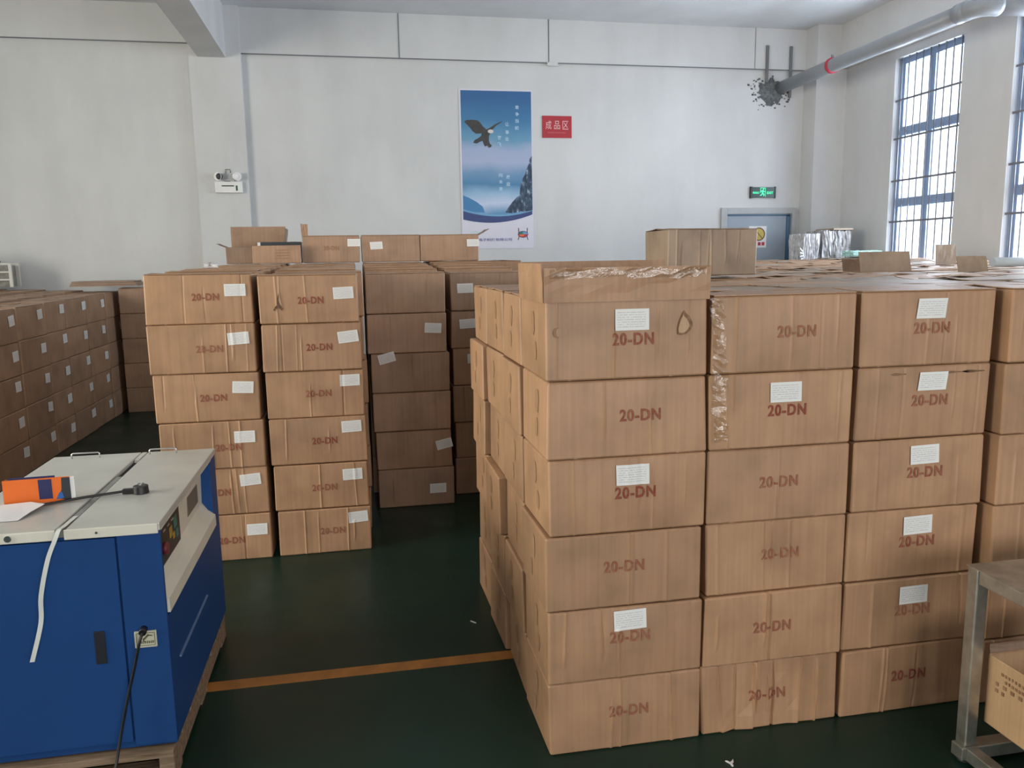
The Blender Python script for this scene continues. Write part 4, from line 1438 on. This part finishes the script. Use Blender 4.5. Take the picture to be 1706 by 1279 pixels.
# ================================================================== TROLLEY AT THE RIGHT, WITH A CARTON ON IT
tr = empty('steel_trolley', (1.845, 2.09, 0))
tag(tr, 'worn steel trolley frame at the right edge of the picture', 'trolley')
TL, TD, TH = .72, .66, .648
for (px, py) in ((0, -.042), (0, -TD), (TL, -.042), (TL, -TD)):
    boxes('post', [(px, px + .042, py, py + .042, .055, TH)], M['steel_frame'], tr, .004)
boxes('top_rail', [(.042, TL, -.036, -.002, TH - .045, TH - .004)], M['steel_frame'], tr, .003)
boxes('top_rail', [(.042, TL, -TD + .002, -TD + .036, TH - .045, TH - .004)], M['steel_frame'], tr, .003)
boxes('top_rail', [(.004, .038, -TD + .042, -.042, TH - .045, TH - .004)], M['steel_frame'], tr, .003)
boxes('top_rail', [(TL + .004, TL + .038, -TD + .042, -.042, TH - .045, TH - .004)], M['steel_frame'], tr, .003)
boxes('top_plate', [(-.004, TL + .046, -TD - .004, .004, TH, TH + .004)], M['steel_frame'], tr, .001)
boxes('bottom_rail', [(-.012, TL + .054, -.048, .002, .012, .055)], M['steel_frame'], tr, .003)
boxes('bottom_rail', [(-.012, TL + .054, -TD - .002, -TD + .048, .012, .055)], M['steel_frame'], tr, .003)
boxes('bottom_rail', [(.002, .042, -TD + .048, -.048, .012, .055)], M['steel_frame'], tr, .003)
boxes('bottom_rail', [(TL, TL + .040, -TD + .048, -.048, .012, .055)], M['steel_frame'], tr, .003)
for xx in (.24, .44):
    boxes('cross_bar', [(xx, xx + .03, -TD + .002, -.003, .055, .128)], M['steel_frame'], tr, .002)
for (px, py) in ((.021, -.021), (.021, -TD + .021), (TL + .021, -.021), (TL + .021, -TD + .021)):
    bm = bmesh.new()
    bmesh.ops.create_cone(bm, cap_ends=True, segments=16, radius1=.026, radius2=.024, depth=.012)
    bmesh.ops.translate(bm, vec=(px, py, .006), verts=bm.verts)
    link('foot', to_mesh(bm), M['black'], tr)
o = carton('open light-brown carton with dark print standing inside the steel trolley', 2.130, 1.845, .1285, w=.43, d=.43, h=.238, hi=True, seed=42, flaps=False, mat='kraft_light', ncr=0, amp=.002)
open_top(o, .238)
flap_panel(o, (.21, .213, .235), (-.21, .213, .235), (0, .15, 1), .030, 'kraft_dark')  # flap coloured dark in place of the shaded carton inside
# rows of brown stencil marks on its left side
def side_mark(y, z, wy, hz, a=0.0):
    boxes('stencil_mark', [(-.2185, -.2165, y - wy / 2, y + wy / 2, z - hz / 2, z + hz / 2)], M['stencil'], o)
rg = random.Random(8)
for row, (z, y0, y1, st) in enumerate(((.196, .150, -.10, .013), (.176, .135, -.10, .013), (.156, .168, .06, .030), (.134, .168, .125, .024))):
    y = y0
    while y > y1:
        side_mark(y, z + rg.uniform(-.001, .001), st * rg.uniform(.3, .65), .009 + .002 * (row > 1))
        y -= st
side_mark(.025, .088, .014, .018)

# ================================================================== SMALL THINGS IN THE BACKGROUND
def crumple(name, sx, sy, sz, mat, seed, amp, cuts=7):
    bm = bmesh.new()
    bmesh.ops.create_cube(bm, size=1.0)
    bmesh.ops.subdivide_edges(bm, edges=bm.edges[:], cuts=cuts, use_grid_fill=True)
    rg = random.Random(seed)
    for v in bm.verts:
        lowest = v.co.z < -.499
        v.co.x = v.co.x * sx + rg.uniform(-amp, amp)
        v.co.y = v.co.y * sy + rg.uniform(-amp, amp)
        v.co.z = (v.co.z + .5) * sz + (0 if lowest else rg.uniform(-amp, amp))
    return to_mesh(bm, name)
o = link('wrapped_bundle', crumple('b', .20, .34, 1.855, 0, 3, .013, 26), M['film_white'])
o.location = (5.45, 9.20, 0)
tag(o, 'bundle wrapped in shiny white film behind the right-hand stack, left one', 'bundle')
for k in range(4):
    film_ = ribbon('film_tail', [(-.10, -.165, 1.70 - .05 * k), (-.12, -.18, 1.66 - .03 * k), (-.16, -.19, 1.69 - .05 * k)], (0, 0, 1), .018, .002, M['film_white'], o, 4)
o = link('wrapped_bundle', crumple('b', .38, .38, 1.895, 0, 4, .011, 24), M['film_grey'])
o.location = (5.79, 9.22, 0)
tag(o, 'bundle wrapped in grey film behind the right-hand stack, right one', 'bundle')
boxes('cardboard_lid', [(-.06, .20, -.205, .19, 1.905, 1.925)], M['kraft_grey'], o)
o = link('plastic_bag', crumple('p', .36, .22, .060, 0, 6, .010, 5), M['teal'])
o.location = (5.74, 8.45, topz(16) + .030)
tag(o, 'flattened pale teal plastic bag on the far edge of the right-hand stack', 'bag')
o = link('film_scrap', crumple('p', .08, .05, .030, 0, 8, .010, 3), M['film_white'])
o.location = (-.95, 5.75, 1.592)
tag(o, 'scrap of white plastic film on the middle stack', 'scrap')
rl = tube('plastic_roll', [(4.30, 4.86, topz(6) + .056), (4.78, 4.86, topz(6) + .056)], .032, M['pale_sheet'], None, 16)
tag(rl, 'pale blue roll of plastic lying on top of the right-hand stack near the windows', 'roll')
# rack with a black cloth at the far left
rk = empty('wire_rack', (-3.84, 9.52, ltop(9.48, 3) + .028))
tag(rk, 'pale wire rack standing on the left stack by the wall', 'rack')
for (a, b) in ((-.30, -.10), (.0, -.10), (.27, -.10), (-.30, .10), (.27, .10)):
    boxes('upright', [(a - .014, a + .014, b - .014, b + .014, 0, .25)], M['rack_white'], rk)
for z in (.07, .15, .235):
    boxes('rack_rail', [(-.286, .256, -.112, -.090, z, z + .016)], M['rack_white'], rk)
    boxes('rack_rail', [(-.286, .256, .090, .112, z, z + .016)], M['rack_white'], rk)
boxes('rack_panel', [(-.28, .25, -.086, .086, .004, .225)], M['rack_fill'], rk)
bm = bmesh.new()
bmesh.ops.create_uvsphere(bm, u_segments=20, v_segments=10, radius=1)
rg = random.Random(2)
for v in bm.verts:
    v.co *= 1 + rg.uniform(-.06, .06)
    v.co.x *= .24; v.co.y *= .09
    v.co.z = max(v.co.z, -.12) * .085
bmesh.ops.translate(bm, vec=(0, 0, .012), verts=bm.verts)
o = link('black_cloth', to_mesh(bm, smooth=True), M['cloth'])
o.location = (-3.94, 9.52, ltop(9.48, 3) + .028 + .252)
tag(o, 'black cloth heaped on the wire rack at far left', 'cloth')
# scraps on the floor
def scrap(x, y, pts, mat, label, t=.004):
    n_ = len(pts)
    bm = bmesh.new()
    lo = [bm.verts.new((a, b, 0.0)) for a, b in pts]
    hi2 = [bm.verts.new((a, b, t)) for a, b in pts]
    bm.faces.new(lo[::-1]); bm.faces.new(hi2)
    for k in range(n_):
        bm.faces.new((lo[k], lo[(k + 1) % n_], hi2[(k + 1) % n_], hi2[k]))
    o = link('paper_scrap', to_mesh(bm), M[mat])
    o.location = (x, y, 0.0005)
    tag(o, label, 'scrap')
scrap(1.119, 2.203, [(-.012, .014), (-.006, .012), (0, .003), (.010, .010), (.016, .016), (.012, .004), (.004, -.002), (.002, -.016), (-.003, -.016), (-.003, -.002)], 'paper', 'white forked scrap on the floor in front of the second column')
scrap(.454, 3.40, [(-.012, .012), (-.009, .014), (.012, -.012), (.009, -.014)], 'paper', 'thin pale scrap on the green floor beyond the orange line')
